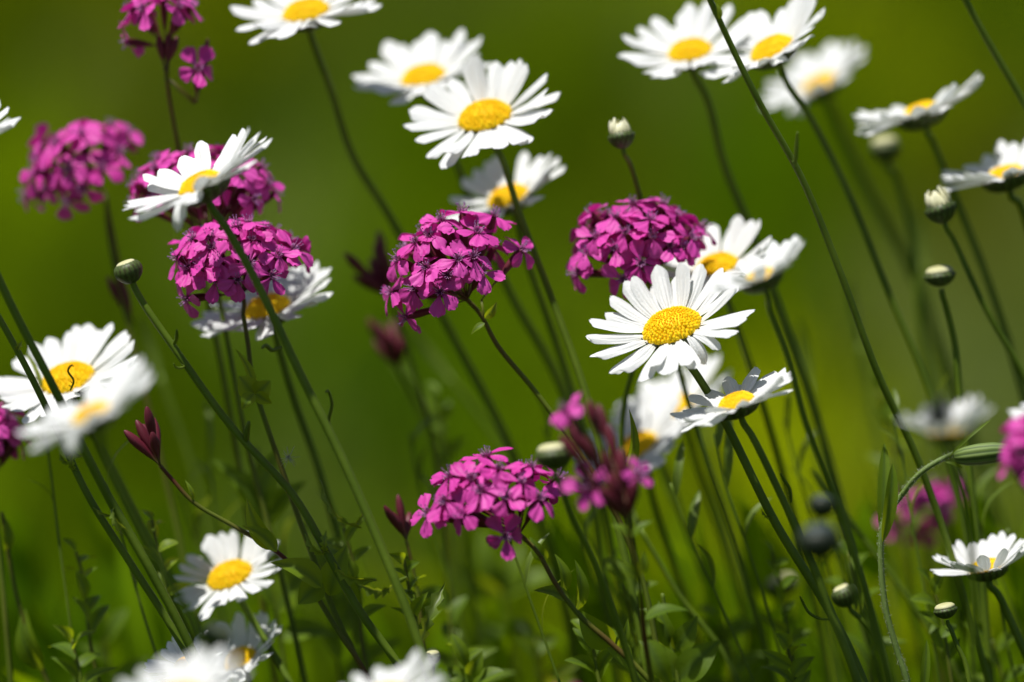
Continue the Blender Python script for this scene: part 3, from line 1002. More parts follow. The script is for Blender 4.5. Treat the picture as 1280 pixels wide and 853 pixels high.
# ------------------------------------------------------------------ catchfly
def corolla_mesh(seed):
    r = random.Random(seed)
    mb = MB()
    for j in range(5):
        a = 2 * math.pi * j / 5 + r.uniform(-0.16, 0.16)
        el = R_(r.uniform(-28, 16))
        bend = r.uniform(-0.9, 0.5)
        wd = r.uniform(0.29, 0.39)
        ln = r.uniform(0.88, 1.08)
        tw = r.uniform(-0.5, 0.5)
        nu, nt = 9, 10
        vs, fs, tl = [], [], []
        for i in range(nt + 1):
            t = i / nt
            for k in range(nu):
                u = k / (nu - 1) * 2 - 1
                hw = wd * (0.16 + 0.84 * (math.sin(math.pi / 2 * min(1, max(0, t - 0.08) / 0.66)) ** 1.6))
                if t > 0.74:
                    hw *= 0.55 + 0.45 * math.sqrt(max(0, 1 - ((t - 0.74) / 0.26) ** 2))
                x = t - 0.13 * u * u * t ** 5 - 0.10 * math.exp(-(u / 0.22) ** 2) * t ** 9
                y = u * hw
                z = 0.10 * abs(u) * hw * (1 if seed % 2 else -0.8) + 0.025 * math.sin(u * 6 + t * 5 + j)
                z += -0.014 * math.exp(-(u / 0.1) ** 2)
                y, z = y * math.cos(tw * t) - z * math.sin(tw * t), y * math.sin(tw * t) + z * math.cos(tw * t)
                an = el + bend * t
                x, z = 0.05 + ln * x * math.cos(el + bend * t * 0.5) - z * math.sin(an), ln * x * math.sin(el + bend * t * 0.5) + z * math.cos(an)
                vs.append((x * math.cos(a) - y * math.sin(a), x * math.sin(a) + y * math.cos(a), z))
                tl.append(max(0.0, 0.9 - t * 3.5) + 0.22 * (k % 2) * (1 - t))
        for i in range(nt):
            for k in range(nu - 1):
                b = i * nu + k
                fs.append((b, b + nu, b + nu + 1, b + 1))
        mb.add(vs, fs, tl)
    return mb.mesh('floret', M_MAG)


COROLLA = [corolla_mesh(i) for i in range(10)]


def stamen_mesh():
    mb = MB()
    r = random.Random(4)
    for j in range(10):
        a = 2 * math.pi * j / 10 + r.uniform(-.15, .15)
        # coronal scales: little pale teeth round the throat
        rr = 0.11
        b = Vector((rr * math.cos(a), rr * math.sin(a), 0.0))
        tip = Vector((rr * 1.9 * math.cos(a), rr * 1.9 * math.sin(a), 0.17 + r.uniform(-.03, .04)))
        tube(mb, [b, b.lerp(tip, 0.6), tip], [0.024, 0.022, 0.006], 5, 0.1)
    for j in range(6):
        a = 2 * math.pi * j / 6 + r.uniform(-.4, .4)
        rr = r.uniform(0.1, 0.26)
        tip = Vector((rr * math.cos(a), rr * math.sin(a), r.uniform(0.24, 0.42)))
        tube(mb, [Vector((0.02 * math.cos(a), 0.02 * math.sin(a), -0.05)), tip * 0.6, tip], [0.012, 0.012, 0.012], 5, 0.5)
        ball(mb, tip, (0.028, 0.028, 0.045), 6, 4, 1.0)
    return mb.mesh('stamens', M_CORONA)


STAMENS = stamen_mesh()


def calyx_mesh():
    """z from 0 (mouth) down to -1 (foot); radius in floret units"""
    mb = MB()
    prof = [(0.085, 0.02), (0.13, -0.03), (0.165, -0.12), (0.165, -0.25), (0.14, -0.40), (0.105, -0.52), (0.075, -0.60), (0.045, -0.64), (0.032, -0.70), (0.030, -1.0)]
    lathe(mb, prof, 20, tint=lambda t: 0.0 if t < 0.65 else min(1, (t - 0.65) * 1.6), rib=0.06, ribn=10)
    return mb.mesh('calyx_tube', M_CALYX)


CALYX = calyx_mesh()


def closed_bud_mesh():
    mb = MB()
    prof = [(0.004, 1.0), (0.05, 0.97), (0.10, 0.86), (0.135, 0.72), (0.13, 0.58), (0.10, 0.42), (0.07, 0.30), (0.045, 0.22), (0.03, 0.16), (0.026, 0.0)]
    lathe(mb, prof[::-1], 20, tint=lambda t: max(0, 0.8 - t * 2.2), rib=0.07, ribn=10)
    return mb.mesh('closed_flower', M_CALYX)


CLOSED = closed_bud_mesh()


def add_floret(root, pos, face, fr, node, r):
    Z = face.normalized()
    X = Z.orthogonal().normalized()
    M = Matrix((X, Z.cross(X), Z)).transposed().to_4x4() @ Matrix.Rotation(r.uniform(0, 6.28), 4, 'Z')
    M.translation = pos
    A = M @ Matrix.Scale(fr, 4)
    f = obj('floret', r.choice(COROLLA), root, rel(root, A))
    obj('stamens', STAMENS, f)
    d = node - pos
    L = d.length
    Zc = -d / L
    q = (M.to_3x3().inverted() @ Zc)
    rot = Vector((0, 0, 1)).rotation_difference(q).to_matrix().to_4x4()
    obj('calyx_tube', CALYX, f, rot @ Matrix.Diagonal((1, 1, L / fr, 1)))


def catchfly(label, centre, radii, node, dd, path, n=18, pts=None, fr=27, d1=None, sw=7, red=0.25, leaves=(), seed=1, closed=(), tilt=(0, 0, 0),
             group='magenta catchfly clusters', back=8, extra=()):
    r = random.Random(seed)
    fr *= 1.12
    k = pxm(dd)
    nodew = P(*node, dd)
    mk = lambda p: thing('catchfly', label, 'catchfly', p, group)
    root, sm = build_stem(mk, nodew, path, dd, dd if d1 is None else d1, sw, red)
    cx, cy = centre
    rx, ry, rz = radii
    C = P(cx, cy, dd)
    hub = nodew.lerp(C, 0.5) - cvec(0, 0, 1) * 6 * k if pts else nodew
    lst = []
    if pts:
        for (x, y) in pts:
            q = Vector(((x - cx) / rx, (cy - y) / ry))
            z = math.sqrt(max(0.0, 1 - q.length_squared))
            lst.append((q.x, q.y, z))
        for i in range(back):
            a = math.pi * (i + 0.5) / back
            lst.append((0.8 * math.cos(a), 0.35 + 0.45 * math.sin(a), -r.uniform(0.3, 0.7)))
    else:
        for i in range(n):
            zz = 1 - (i + 0.5) / n * 1.25
            rr = math.sqrt(max(0, 1 - zz * zz))
            a = i * 2.39996 + seed
            lst.append((rr * math.cos(a), zz, rr * math.sin(a)))
    for q in lst:
        pos = C + cvec(q[0] * rx, q[1] * ry, q[2] * rz) * k
        face = cvec(q[0] + r.uniform(-.3, .3) + tilt[0], q[1] + 0.25 + r.uniform(-.3, .3) + tilt[1], q[2] + r.uniform(-.3, .3) + tilt[2])
        add_floret(root, pos, face, fr * k * r.uniform(0.9, 1.1), hub, r)
    if pts:
        mbp = MB()
        tube(mbp, catmull([hub + (hub - nodew) * 0.15, hub, hub.lerp(nodew, 0.5) + cvec(2, 0, 0) * k, nodew], 4), lambda t: (3.2 - t * 0.6) * k, 8, 0.5)
        mesh_part('branch', mbp, M_STEM, root)
    for (x, y, z, fx, fy, fz, nx_, ny_) in extra:
        add_floret(root, P(x, y, dd + z), cvec(fx, fy, fz), fr * k, P(nx_, ny_, dd), r)
        mbp = MB()
        tube(mbp, [P(nx_, ny_, dd), P((nx_ + node[0]) / 2, (ny_ + node[1]) / 2 + 2, dd), nodew], [1.6 * k] * 3, 6, 0.3)
        mesh_part('branch', mbp, M_STEM, root)
    for (tip, foot, w) in closed:
        add_closed(root, P(*tip, dd), P(*foot, dd), w * k)
        mbp = MB()
        f = P(*foot, dd)
        tube(mbp, [f, f.lerp(nodew, 0.5), nodew], [1.5 * k] * 3, 6, 0.6)
        mesh_part('branch', mbp, M_STEM, root)
    for lf in leaves:
        {'t': toothed_leaf, 'c': tendril_leaf, 'b': broad_leaf}[lf[0]](root, *lf[1:])
    return root


def add_closed(root, tip, foot, w):
    d = tip - foot
    L = d.length
    q = Vector((0, 0, 1)).rotation_difference(d / L).to_matrix().to_4x4()
    q.translation = foot
    s = w / 0.135
    obj('closed_flower', CLOSED, root, rel(root, q @ Matrix.Diagonal((s, s, L, 1))))


catchfly('sharp magenta catchfly cluster in the middle of the photo with one floret reaching right', (562, 348), (72, 78, 60), (606, 402), 0.016,
         [(622, 432), (668, 488), (712, 548), (760, 620), (800, 720), (830, 850)], fr=27, seed=2, red=0.6, tilt=(-0.1, 0.1, 0.1),
         pts=[(533, 335), (551, 366), (507, 397), (488, 365), (573, 325), (597, 291), (617, 270), (538, 295), (592, 322), (498, 325),
              (552, 276), (578, 266), (603, 340), (520, 303), (560, 345), (518, 360)],
         extra=[(652, 312, 0.0, 0.75, 0.35, 0.4, 602, 375)],
         leaves=[('b', (606, 398), (622, 378), 7, -0.002, (0.6, 0.2, 0.6)), ('b', (606, 404), (588, 418), 5, -0.002, (0.0, 0.5, 0.6))], back=5)
catchfly('sharp magenta catchfly cluster right of centre, above the largest daisy', (798, 320), (86, 68, 60), (815, 372), 0.034,
         [(808, 400), (792, 460), (783, 500), (778, 560), (790, 700), (805, 850)], d1=0.05, fr=26, seed=3, red=0.0, tilt=(0, 0.1, 0.05),
         pts=[(791, 255), (739, 266), (769, 272), (812, 275), (829, 255), (846, 269), (877, 285), (767, 311), (721, 341), (778, 350), (815, 297),
              (863, 297), (781, 292), (852, 309), (745, 297), (836, 308), (733, 316), (800, 330)],
         leaves=[('b', (779, 600), (791, 512), 11, 0.0, (0.7, 0.2, 0.6)), ('b', (776, 600), (764, 545), 9, 0.02, (-0.6, 0.2, 0.6))])
catchfly('sharp magenta catchfly cluster at lower centre on a reddish stem with paired leaves', (622, 640), (92, 68, 60), (676, 696), -0.014,
         [(700, 738), (725, 770), (765, 806), (810, 850)], fr=28, seed=4, red=0.7, tilt=(0, 0.1, 0.1),
         pts=[(608, 570), (563, 595), (624, 585), (664, 583), (698, 598), (535, 641), (576, 640), (632, 619), (674, 622), (632, 668), (601, 612), (652, 602),
              (590, 598), (556, 625)],
         leaves=[('b', (712, 752), (668, 736), 14, -0.004, (0.0, 0.75, 0.5)), ('b', (704, 742), (696, 692), 14, 0.006, (0.7, 0.1, 0.5)), ('b', (720, 764), (722, 700), 15, 0.008, (0.7, 0.0, 0.55)),
                 ('b', (768, 806), (722, 764), 22, 0.0, (-0.35, -0.25, 0.85)), ('b', (760, 800), (792, 840), 16, 0.004, (0.3, 0.3, 0.7)),
                 ('b', (684, 700), (662, 672), 11, 0.012, (-0.3, -0.1, 0.8)), ('b', (772, 812), (786, 774), 8, -0.004, (0.5, 0.2, 0.7))], back=4)
catchfly('sharp magenta catchfly cluster at left under the tilted daisy, crossed by its stem', (300, 340), (90, 68, 60), (304, 392), 0.02,
         [(310, 430), (316, 475), (335, 540), (352, 585), (378, 655), (420, 765), (455, 850)], fr=27, seed=5, red=0.45, tilt=(0, 0.1, 0.05),
         pts=[(267, 310), (224, 322), (238, 335), (275, 325), (272, 350), (243, 300), (317, 300), (332, 288), (368, 312), (342, 345), (315, 330), (235, 374),
              (297, 283), (312, 279), (255, 335), (265, 297), (350, 318), (300, 350)],
         leaves=[('b', (318, 494), (299, 470), 16, 0.003, (-0.2, 0.3, 0.8)), ('b', (320, 494), (338, 476), 14, 0.002, (0.3, 0.2, 0.8)), ('b', (318, 492), (302, 512), 11, 0.0, (-0.6, -0.3, 0.6)),
                 ('b', (320, 492), (340, 505), 9, 0.0, (0.4, -0.4, 0.6)), ('b', (402, 735), (340, 700), 24, -0.003, (0.1, 0.75, 0.5)),
                 ('b', (404, 730), (372, 755), 20, 0.003, (0.2, 0.5, 0.7)), ('b', (412, 745), (432, 682), 20, 0.006, (-0.3, -0.3, 0.8)),
                 ('b', (318, 488), (296, 435), 7, 0.006, (0.5, 0.2, 0.8))])
catchfly('magenta catchfly cluster mostly covered by the tilted white daisy at upper left', (255, 240), (90, 52, 60), (262, 300), 0.045,
         [(268, 340), (285, 430), (310, 560), (345, 700), (380, 850)], n=26, fr=25, seed=6, d1=0.05, red=0.2)
catchfly('blurred magenta catchfly cluster at the left edge of the upper left corner', (98, 212), (72, 58, 55), (132, 244), 0.08,
         [(136, 290), (146, 345), (170, 450), (210, 620), (250, 800)], fr=27, seed=7, red=0.4, tilt=(-0.25, 0, 0.1), back=3,
         pts=[(50, 200), (75, 180), (103, 170), (138, 158), (158, 166), (60, 235), (86, 252), (106, 236), (130, 212), (150, 190), (34, 242), (90, 212), (46, 218)],
         closed=[((134, 345), (160, 398), 5), ((146, 335), (162, 392), 5), ((152, 350), (166, 405), 5)])
catchfly('sparse magenta catchfly cut by the top edge, dark red calyx tubes showing', (205, 22), (44, 28, 36), (208, 96), 0.045,
         [(213, 130), (221, 172), (235, 240), (255, 340), (290, 520)], pts=[(160, 52), (180, 12), (240, 8), (165, 12), (205, -5), (225, 10)], fr=26, seed=8, d1=0.07, red=0.5, back=2,
         extra=[(248, 85, -0.004, 0.1, 0.3, 0.9, 243, 130)], closed=[((260, 48), (246, 128), 5), ((212, 40), (207, 84), 5), ((222, 45), (208, 84), 5), ((198, 44), (205, 84), 5)])
catchfly('very blurred pink catchfly cluster low at right behind the hairy stem', (1150, 645), (56, 42, 40), (1160, 700), 0.15,
         [(1165, 740), (1172, 800), (1180, 870)], fr=24, seed=9, red=0.6, back=2,
         pts=[(1166, 606), (1184, 614), (1152, 618), (1132, 648), (1116, 652), (1150, 660), (1194, 602), (1128, 628), (1176, 634)])
catchfly('magenta catchfly at the left edge below the broad yellow disced daisy', (-8, 545), (30, 36, 30), (-10, 600), 0.045,
         [(-5, 650), (2, 720), (10, 800)], n=16, fr=25, seed=10)
catchfly('blurred magenta catchfly cut by the right edge beside the lying green bud', (1288, 570), (28, 46, 34), (1300, 640), -0.085,
         [(1305, 690), (1310, 760), (1318, 850)], n=18, fr=25, seed=11)
catchfly('very blurred pink catchfly cut by the bottom edge right of centre', (702, 882), (34, 20, 26), (706, 905), 0.10,
         [(710, 950), (715, 1000)], n=14, fr=22, seed=12)


def closed_catchfly(label, buds, node, dd, path, d1=None, sw=6, red=0.9, leaves=(), florets=(), name='catchfly_bud'):
    mk = lambda p: thing(name, label, 'catchfly bud', p, 'unopened dark red catchfly heads')
    k = pxm(dd)
    nw = P(*node, dd)
    root, sm = build_stem(mk, nw, path, dd, dd if d1 is None else d1, sw, red)
    for i, (x, y, w) in enumerate(buds):
        z = ((i * 37) % 5 - 2) * 0.003
        tip = P(x, y, dd + z)
        L = (tip - nw).length
        foot = nw + (tip - nw) * max(0.0, 1 - 62 * k / L) if L > 62 * k else nw
        add_closed(root, tip, foot, w * k)
        if (foot - nw).length > 1e-5:
            mbp = MB()
            tube(mbp, [foot, foot.lerp(nw, 0.5), nw], [1.4 * k] * 3, 6, 0.9)
            mesh_part('branch', mbp, M_STEM, root)
    r = random.Random(len(buds))
    for (x, y, fx, fy, fz, fr) in florets:
        add_floret(root, P(x, y, dd), cvec(fx, fy, fz), fr * k, nw, r)
    for lf in leaves:
        {'t': toothed_leaf, 'c': tendril_leaf, 'b': broad_leaf}[lf[0]](root, *lf[1:])


closed_catchfly('dark red catchfly buds with stray pink petals before the centre right daisy',
                [(735, 500, 7), (712, 530, 7), (748, 505, 6), (700, 545, 6), (760, 530, 6), (728, 545, 6), (775, 560, 7), (785, 580, 7), (752, 560, 6), (740, 570, 6),
                 (795, 600, 7), (722, 580, 7), (712, 600, 7), (762, 590, 7), (772, 600, 8), (750, 610, 8)], (785, 652), -0.075,
                [(792, 690), (800, 735), (806, 790), (815, 860)], -0.03, sw=7,
                florets=[(706, 512, -0.5, 0.7, 0.5, 28), (735, 606, -0.4, 0.2, 0.8, 34), (798, 592, 0.4, 0.3, 0.6, 24)],
                leaves=[('b', (788, 672), (765, 655), 9, -0.05, (0, 0.8, 0.5)), ('b', (790, 672), (815, 650), 7, -0.05, (0, 0.8, 0.5)), ('b', (798, 720), (805, 688), 9, -0.05, (0.5, 0.3, 0.7)),
                        ('b', (798, 722), (770, 700), 8, -0.05, (-0.4, 0.3, 0.7)), ('b', (806, 775), (860, 760), 14, -0.03, (0.1, 0.8, 0.4)), ('b', (808, 800), (840, 860), 18, -0.03, (-0.2, 0.3, 0.7))])
closed_catchfly('dark red closed catchfly head on a reddish leaning stem below the pale left daisies',
                [(183, 508, 6), (170, 525, 6), (192, 522, 6), (155, 538, 6), (178, 530, 7), (190, 540, 6), (165, 545, 6)], (200, 582), 0.01,
                [(214, 598), (242, 628), (290, 657), (346, 690), (382, 725), (425, 790), (460, 850)], 0.012, sw=6, red=1.0,
                leaves=[('b', (346, 690), (304, 655), 13, 0.0, (0.1, 0.7, 0.6)), ('b', (344, 688), (306, 624), 15, 0.004, (-0.4, -0.2, 0.8)), ('b', (242, 626), (232, 600), 4, 0.01, (0.4, 0.2, 0.8))])
closed_catchfly('blurred dark red catchfly buds left of the middle magenta cluster', [(430, 316, 6), (446, 332, 6), (473, 288, 6), (480, 312, 6), (462, 322, 6), (452, 345, 6), (488, 330, 6), (468, 304, 5), (440, 344, 5), (470, 340, 6)],
                (486, 372), 0.09, [(500, 405), (520, 470), (545, 560), (560, 700), (575, 850)], 0.11, sw=6, red=0.4)
closed_catchfly('very blurred dark red catchfly buds below the middle magenta cluster at its left', [(460, 398, 6), (474, 406, 6), (490, 400, 6), (504, 420, 6), (468, 424, 6), (484, 416, 6), (496, 432, 6)],
                (498, 462), 0.13, [(520, 500), (548, 560), (560, 640), (575, 760)], 0.14, sw=7, red=0.3,
                leaves=[('b', (545, 545), (530, 490), 12, 0.13, (0.3, 0.3, 0.8)), ('b', (547, 548), (562, 500), 10, 0.13, (-0.3, 0.2, 0.8))])
closed_catchfly('small reddish catchfly buds left of the lower magenta cluster', [(480, 632, 5), (497, 618, 5), (512, 640, 5), (490, 640, 5), (504, 650, 5)],
                (508, 676), 0.03, [(515, 705), (522, 740), (528, 790), (534, 860)], 0.03, sw=5, red=0.6,
                leaves=[('b', (516, 712), (500, 690), 5, 0.03), ('b', (522, 735), (508, 706), 6, 0.03, (-0.4, -0.2, 0.8)), ('b', (526, 770), (510, 735), 11, 0.035), ('b', (528, 772), (546, 740), 10, 0.035, (0.4, 0.4, 0.6)),
                        ('t', (528, 800), (553, 734), 8, 0.0)])

# leafy stem at the lower left corner
mk = lambda p: thing('leafy_shoot', 'blurred leafy stem with folded yellow green leaf in the lower left corner', 'leafy shoot', p)
root, sm = build_stem(mk, P(2, 640, 0.05), [(10, 690), (22, 750), (40, 810), (62, 860)], 0.05, 0.05, 6, 0.7)
broad_leaf(root, (52, 835), (28, 762), 22, 0.05, (-0.5, -0.3, 0.7))
broad_leaf(root, (54, 838), (22, 770), 16, 0.045, (-0.7, 0.4, 0.4))
broad_leaf(root, (10, 690), (6, 645), 9, 0.05, (0.4, 0.2, 0.8))
# dark broad leaves low behind the left stems
mk = lambda p: thing('leafy_shoot', 'dark broad leaved shoot behind the stems under the left magenta cluster', 'leafy shoot', p)
root, sm = build_stem(mk, P(322, 560, 0.07), [(326, 610), (334, 680), (345, 760), (360, 860)], 0.07, 0.07, 6, 0.1)
for b, t, w, f in [((330, 660), (270, 572), 24, (0.5, 0.5, 0.6)), ((328, 640), (345, 560), 24, (-0.4, 0.2, 0.8)), ((332, 655), (380, 600), 20, (0.1, 0.7, 0.5)),
                   ((345, 760), (290, 700), 22, (0.2, 0.7, 0.5)), ((346, 765), (405, 690), 26, (-0.3, 0.3, 0.8)), ((352, 800), (420, 790), 24, (0.1, 0.7, 0.5))]:
    broad_leaf(root, b, t, w, 0.07, f)
mk = lambda p: thing('leafy_shoot', 'blurred yellow green leafy shoot beneath the lower magenta cluster', 'leafy shoot', p)
root, sm = build_stem(mk, P(625, 715, 0.16), [(632, 760), (640, 810), (650, 870)], 0.16, 0.16, 6, 0.1)
for b, t, w, f in [((628, 745), (550, 700), 18, (-0.2, -0.3, 0.8)), ((630, 742), (650, 680), 20, (-0.3, -0.4, 0.7)), ((630, 748), (720, 715), 16, (0.1, 0.8, 0.5)), ((640, 800), (590, 790), 16, (0.1, 0.6, 0.5)),
                   ((626, 738), (600, 660), 18, (-0.2, -0.3, 0.8))]:
    broad_leaf(root, b, t, w, 0.16, f)
mk = lambda p: thing('leafy_shoot', 'broad leaved green shoot low beside the stems at bottom centre right', 'leafy shoot', p)
root, sm = build_stem(mk, P(828, 742, 0.02), [(834, 780), (842, 820), (850, 870)], 0.02, 0.02, 6, 0.1)
for b, t, w, f in [((842, 810), (822, 752), 15, (-0.3, -0.2, 0.8)), ((844, 815), (872, 770), 16, (0.2, 0.3, 0.8)), ((848, 850), (900, 800), 22, (0.1, 0.3, 0.8)), ((846, 850), (800, 800), 20, (-0.1, 0.5, 0.7)), ((834, 780), (800, 760), 10, (0, 0.7, 0.6))]:
    broad_leaf(root, b, t, w, 0.02, f)

shoots = [('small blurred yellow green leafy shoot left of the lower magenta cluster', 548, 500, 0.12, 150, 8, 15),
          ('leafy green shoot low between the long sharp stem and the lower magenta cluster', 560, 760, 0.07, 120, 6, 22),
          ('leafy green weed under the dark red buds at bottom centre', 780, 730, 0.05, 130, 8, 20),
          ('blurred leafy weed at the bottom right of centre, left of the double dark stems', 900, 780, 0.10, 110, 6, 24),
          ('blurred yellow green leafy shoot at right above the upright pointed leaf', 1098, 488, 0.13, 180, 8, 16),
          ('leafy weed low between the hairy stem and the double dark stems', 1060, 690, 0.06, 150, 7, 18),
          ('leafy weed in the bottom right corner below the side view daisy', 1240, 800, 0.06, 100, 6, 22),
          ('blurred broad leafed weed at the bottom left beside the folded leaf stem', 130, 780, 0.11, 110, 6, 20),
          ('leafy weed rising between the two lower left daisies and the dark shoot', 400, 690, 0.09, 150, 8, 24),
          ('blurred leafy weed at bottom centre beneath the lower magenta cluster stem', 670, 800, 0.10, 90, 6, 22)]
shoots += [('small bright leafy shoot just right of the long sharp stem at lower left centre', 505, 700, 0.02, 90, 8, 13),
           ('bright toothed weed between the two long stems at lower left centre', 430, 660, 0.03, 110, 8, 16),
           ('small leafy shoot on the left of the two lower left stems', 95, 690, 0.04, 100, 8, 13),
           ('yellow green shoot between the lower left stems and the yellow disced daisy', 190, 650, 0.03, 90, 8, 12),
           ('bright leafy weed at the foot of the reddish catchfly stem at bottom centre', 735, 790, 0.02, 60, 6, 20),
           ('narrow leaved weed left of the lower dark bud at right of centre', 965, 690, 0.05, 110, 8, 13),
           ('small leafy shoot beside the flat bud near the bottom right corner', 1165, 730, 0.03, 90, 8, 13),
           ('bright broad leaved weed at the bottom edge under the double dark stems', 985, 810, 0.02, 60, 6, 18),
           ('yellow green shoot at bottom left between the cut daisy and the folded leaf stem', 90, 800, 0.03, 60, 6, 16),
           ('leafy shoot at the bottom edge right of the cropped central daisy', 580, 815, 0.03, 50, 6, 18)]
for idx, (lab, x, y, dd, hgt, nl, lw) in enumerate(shoots):
    r = random.Random(900 + idx)
    mk = lambda p: thing('leafy_shoot', lab, 'leafy shoot', p, 'leafy weeds among the stems')
    xs_ = [x + r.uniform(-4, 4) + 0.22 * hgt * q for q in (0, .35, .7, 1.0)]
    root, sm = build_stem(mk, P(x, y, dd), [(xs_[1], y + hgt * .4), (xs_[2], y + hgt * .8), (xs_[3], y + hgt * 1.3), (xs_[3] + 14, y + hgt * 1.9)], dd, dd, 5, 0.3)
    for q in range(nl):
        t = q / nl
        bx, by = x + 0.22 * hgt * t, y + hgt * 1.2 * t
        sgn = 1 if q % 2 else -1
        lw = lw if q else lw * 1.35
        ln = lw * r.uniform(1.5, 2.6) * (0.6 + 0.5 * t)
        ang = R_(r.uniform(15, 75))
        broad_leaf(root, (bx, by), (bx + sgn * ln * math.cos(ang), by - ln * math.sin(ang)), lw * r.uniform(0.35, 0.55), dd + r.uniform(-.004, .004),
                   (sgn * -0.3 + r.uniform(-.5, .5), r.uniform(-0.1, 0.9), r.uniform(0.3, 0.9)), 0.12, 0.3, r.uniform(-.008, .008), r.choice(('ovate', 'ovate', 'lance')))

# ------------------------------------------------------------------ hairy campion: upright leaf pair, arching stem, lying striped bud
mk = lambda p: thing('campion', 'hairy pale green stem arching to a lying striped green bud at right', 'campion', p)
pth = [(1128, 618), (1106, 650), (1101, 688), (1107, 760), (1122, 815), (1136, 860)]
st = P(1226, 568, -0.005)
pts = [st, P(1200, 566, -0.005), P(1178, 574, -0.004), P(1150, 592, -0.003)] + [P(x, y, 0.0) for x, y in pth]
e = pts[-1]
pts += [e + Vector((0.03, 0.01, -e.z * 0.5)), e + Vector((0.045, 0.02, -e.z - 0.01))]
root = mk(Vector((pts[-1].x, pts[-1].y, 0)))
sm = catmull(pts, 9)
mb = MB()
k0 = pxm(0)
tube(mb, sm, lambda t: 3.6 * k0 * (0.9 + 0.3 * t), 10, 0.0)
hr = random.Random(3)
mbh = MB()
for i in range(4, len(sm) - 22):
    for j in range(9):
        c = sm[i].lerp(sm[i + 1], hr.random())
        dv = Vector((hr.uniform(-1, 1), hr.uniform(-1, 1), hr.uniform(-0.6, 0.8))).normalized()
        a = c + dv * 2.8 * k0
        b = c + dv * (5.4 + hr.random() * 2.5) * k0
        tube(mbh, [a, b], [0.22 * k0, 0.08 * k0], 3, 0)
mesh_part('stem', mb, M_HAIRY, root)
mesh_part('stem_hair', mbh, M_HAIR, root)
mb = MB()
prof = [(0.01, 0.0), (0.13, 0.05), (0.19, 0.2), (0.21, 0.4), (0.20, 0.62), (0.15, 0.80), (0.09, 0.92), (0.05, 1.0)]
lathe(mb, prof, 40, tint=[0.0] * 0 or (lambda t: 0.1), rib=0.06, ribn=10)
mb.t = [1.0 if math.cos(10 * 2 * math.pi * (i % 40) / 40) < -0.2 else 0.0 for i in range(len(mb.v))]
a, b = P(1192, 572, -0.006), P(1276, 562, -0.012)
q = Vector((0, 0, 1)).rotation_difference((b - a).normalized()).to_matrix().to_4x4()
q.translation = a
Lb = (b - a).length
obj('striped_bud', mb.mesh('striped_bud', M_HAIRY), root, rel(root, q @ Matrix.Diagonal((Lb * 0.72, Lb * 0.72, Lb * 0.98, 1))))
for bb, tt, w in [((1186, 572), (1238, 524), 2.0), ((1182, 578), (1204, 585), 2.5)]:
    broad_leaf(root, bb, tt, w, -0.006, (0.2, 0.5, 0.7), 0.1, 0.2, 0, 'lance')
broad_leaf(root, (1102, 672), (1106, 554), 8.5, 0.002, (0.1, -0.1, 0.95), 0.03, 0.35, 0.004, 'lance')
broad_leaf(root, (1103, 678), (1117, 580), 9.5, -0.004, (0.4, 0.1, 0.85), 0.05, 0.35, 0.0, 'lance')
broad_leaf(root, (1152, 880), (1159, 800), 6, 0.0, (0.2, 0.1, 0.9), 0.04, 0.3, 0.0, 'lance')

# ------------------------------------------------------------------ blurred stalks farther back
bg_st = [([(505, 470), (540, 540), (570, 640), (600, 780), (620, 900)], 0.22, 7), ([(560, 470), (600, 520), (640, 580), (690, 700)], 0.18, 8),
         ([(885, 545), (905, 640), (930, 760), (945, 870)], 0.2, 8), ([(1075, 430), (1090, 520), (1108, 640), (1120, 800)], 0.17, 8),
         ([(1155, 330), (1168, 430), (1190, 560), (1200, 700)], 0.22, 8), ([(1010, 480), (1030, 600), (1060, 740), (1080, 860)], 0.2, 8),
         ([(200, 470), (232, 560), (255, 640), (275, 760)], 0.15, 8), ([(1065, 655), (1130, 740), (1170, 800), (1210, 870)], 0.07, 8),
         ([(850, 640), (880, 720), (910, 800), (930, 870)], 0.12, 8), ([(800, 660), (850, 745), (900, 810), (925, 860)], 0.05, 7),
         ([(690, 690), (715, 740), (740, 800), (760, 870)], 0.2, 8), ([(1230, 640), (1215, 720), (1200, 800), (1195, 870)], 0.15, 8)]
for path, dd, sw in bg_st:
    mk = lambda p: thing('grass_stalk', 'thin blurred green grass stalk standing behind the flowers', 'grass stalk', p, 'blurred stalks behind the flowers')
    root, sm = build_stem(mk, P(*path[0], dd), path[1:], dd, dd, sw)
    mb = MB()
    t0 = P(*path[0], dd)
    dr = (P(*path[0], dd) - P(*path[1], dd)).normalized()
    leaf_strip(mb, t0 - dr * 0.002, t0 + dr * 0.022, 0.0016, AX_R, 0.08, 0.3, 8, 0.3, shape='lance')
    mesh_part('tip_leaf', mb, M_FERN, root)

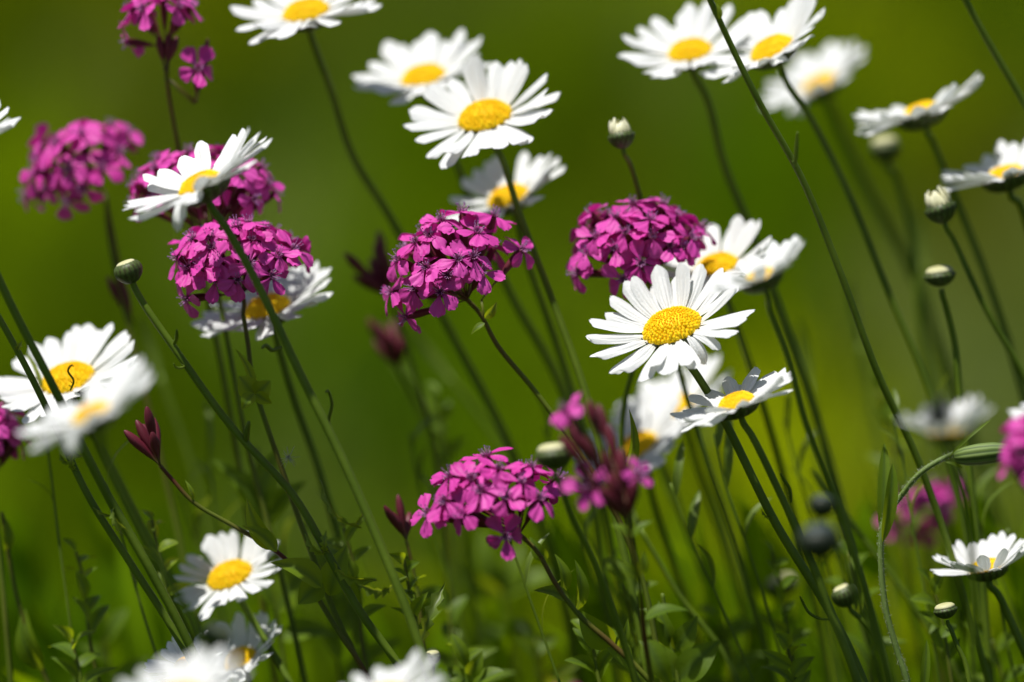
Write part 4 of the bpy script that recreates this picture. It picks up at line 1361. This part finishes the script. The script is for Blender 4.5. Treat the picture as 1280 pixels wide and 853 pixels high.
fr_ = random.Random(42)
for i in range(16):
    x0, y0, dd = (i + 0.5) * 80 + fr_.uniform(-35, 35), fr_.uniform(500, 690), fr_.uniform(0.015, 0.09)
    sl_ = fr_.uniform(0.05, 0.5)
    if 180 < x0 + 40 < 400:
        dd = 0.10
    path = [(x0, y0), (x0 + sl_ * 60 + fr_.uniform(-5, 5), y0 + 70), (x0 + sl_ * 150, y0 + 160), (x0 + sl_ * 270, y0 + 290)]
    mk = lambda p: thing('grass_stalk', 'fine bright green grass stalk rising among the lower flower stems', 'grass stalk', p, 'fine grass stalks low in the picture')
    root, sm = build_stem(mk, P(*path[0], dd), path[1:], dd, dd, 3.6)
    for q in range(3):
        mb = MB()
        b = sm[min(len(sm) - 1, 2 + q * 5)]
        a2 = fr_.uniform(0, 6.28)
        tip = b + Vector((math.cos(a2) * 0.008, math.sin(a2) * 0.006, fr_.uniform(0.010, 0.024)))
        leaf_strip(mb, b, tip, fr_.uniform(0.0008, 0.0016), Vector((-math.sin(a2), math.cos(a2), 0.3)), 0.15, 0.3, 8, 0.3, shape='lance')
        mesh_part('blade', mb, M_FERN, root)

# ------------------------------------------------------------------ fly on the cream daisy, floating seed
fp = P(1175, 511, -0.153)
k = pxm(-0.14) * 1.05
root = thing('fly', 'small black fly on the petals of the blurred cream daisy', 'fly', fp)
fm = cvec(0.15, 0.9, 0.3)
q = Vector((0, 0, 1)).rotation_difference(fm).to_matrix().to_4x4()
mb = MB()
ball(mb, (0, 0, 0), (7.5 * k, 6.5 * k, 8 * k), 12, 8)
ball(mb, (0, 0, -13 * k), (7 * k, 6 * k, 10 * k), 12, 8)
ball(mb, (0, 0, 10 * k), (6 * k, 5 * k, 4.5 * k), 12, 8)
for s in (-1, 1):
    for zz in (-5, 0, 5):
        tube(mb, [Vector((s * 5 * k, 0, zz * k)), Vector((s * 12 * k, -2 * k, zz * 1.6 * k)), Vector((s * 15 * k, 7 * k, zz * 2 * k))], [0.8 * k, 0.6 * k, 0.5 * k], 5)
obj('fly_body', mb.mesh('fly_body', M_FLY), root, q)
for s in (-1, 1):
    mb = MB()
    leaf_strip(mb, Vector((s * 3 * k, 6 * k, 2 * k)), Vector((s * 13 * k, 8 * k, -24 * k)), 5 * k, Vector((1, 0, 0.3)), 0.03, 0.0, 8)
    obj('wing', mb.mesh('wing', M_WING), root, q)

sp = P(361, 571, -0.004)
root = thing('seed_tuft', 'tiny white feathery seed caught beside a reddish stem at left', 'seed', sp)
mb = MB()
hr = random.Random(9)
for i in range(28):
    dv = cvec(hr.uniform(-0.6, 1.0), hr.uniform(-0.9, 1.0), hr.uniform(-1, 1)).normalized()
    L = hr.uniform(7, 17) * k0
    tube(mb, [Vector((0, 0, 0)), dv * L * 0.5, dv * L + Vector((0, 0, 1.5 * k0))], [0.45 * k0, 0.35 * k0, 0.2 * k0], 3)
obj('pappus', mb.mesh('pappus', M_HAIR), root)
mb = MB()
tube(mb, [Vector((0, 0, 0)), cvec(-3, -4, 0) * k0, cvec(-4.5, -8, 0) * k0], [0.4 * k0, 1.0 * k0, 0.4 * k0], 6)
obj('seed', mb.mesh('seed', M_BUDTOP), root)
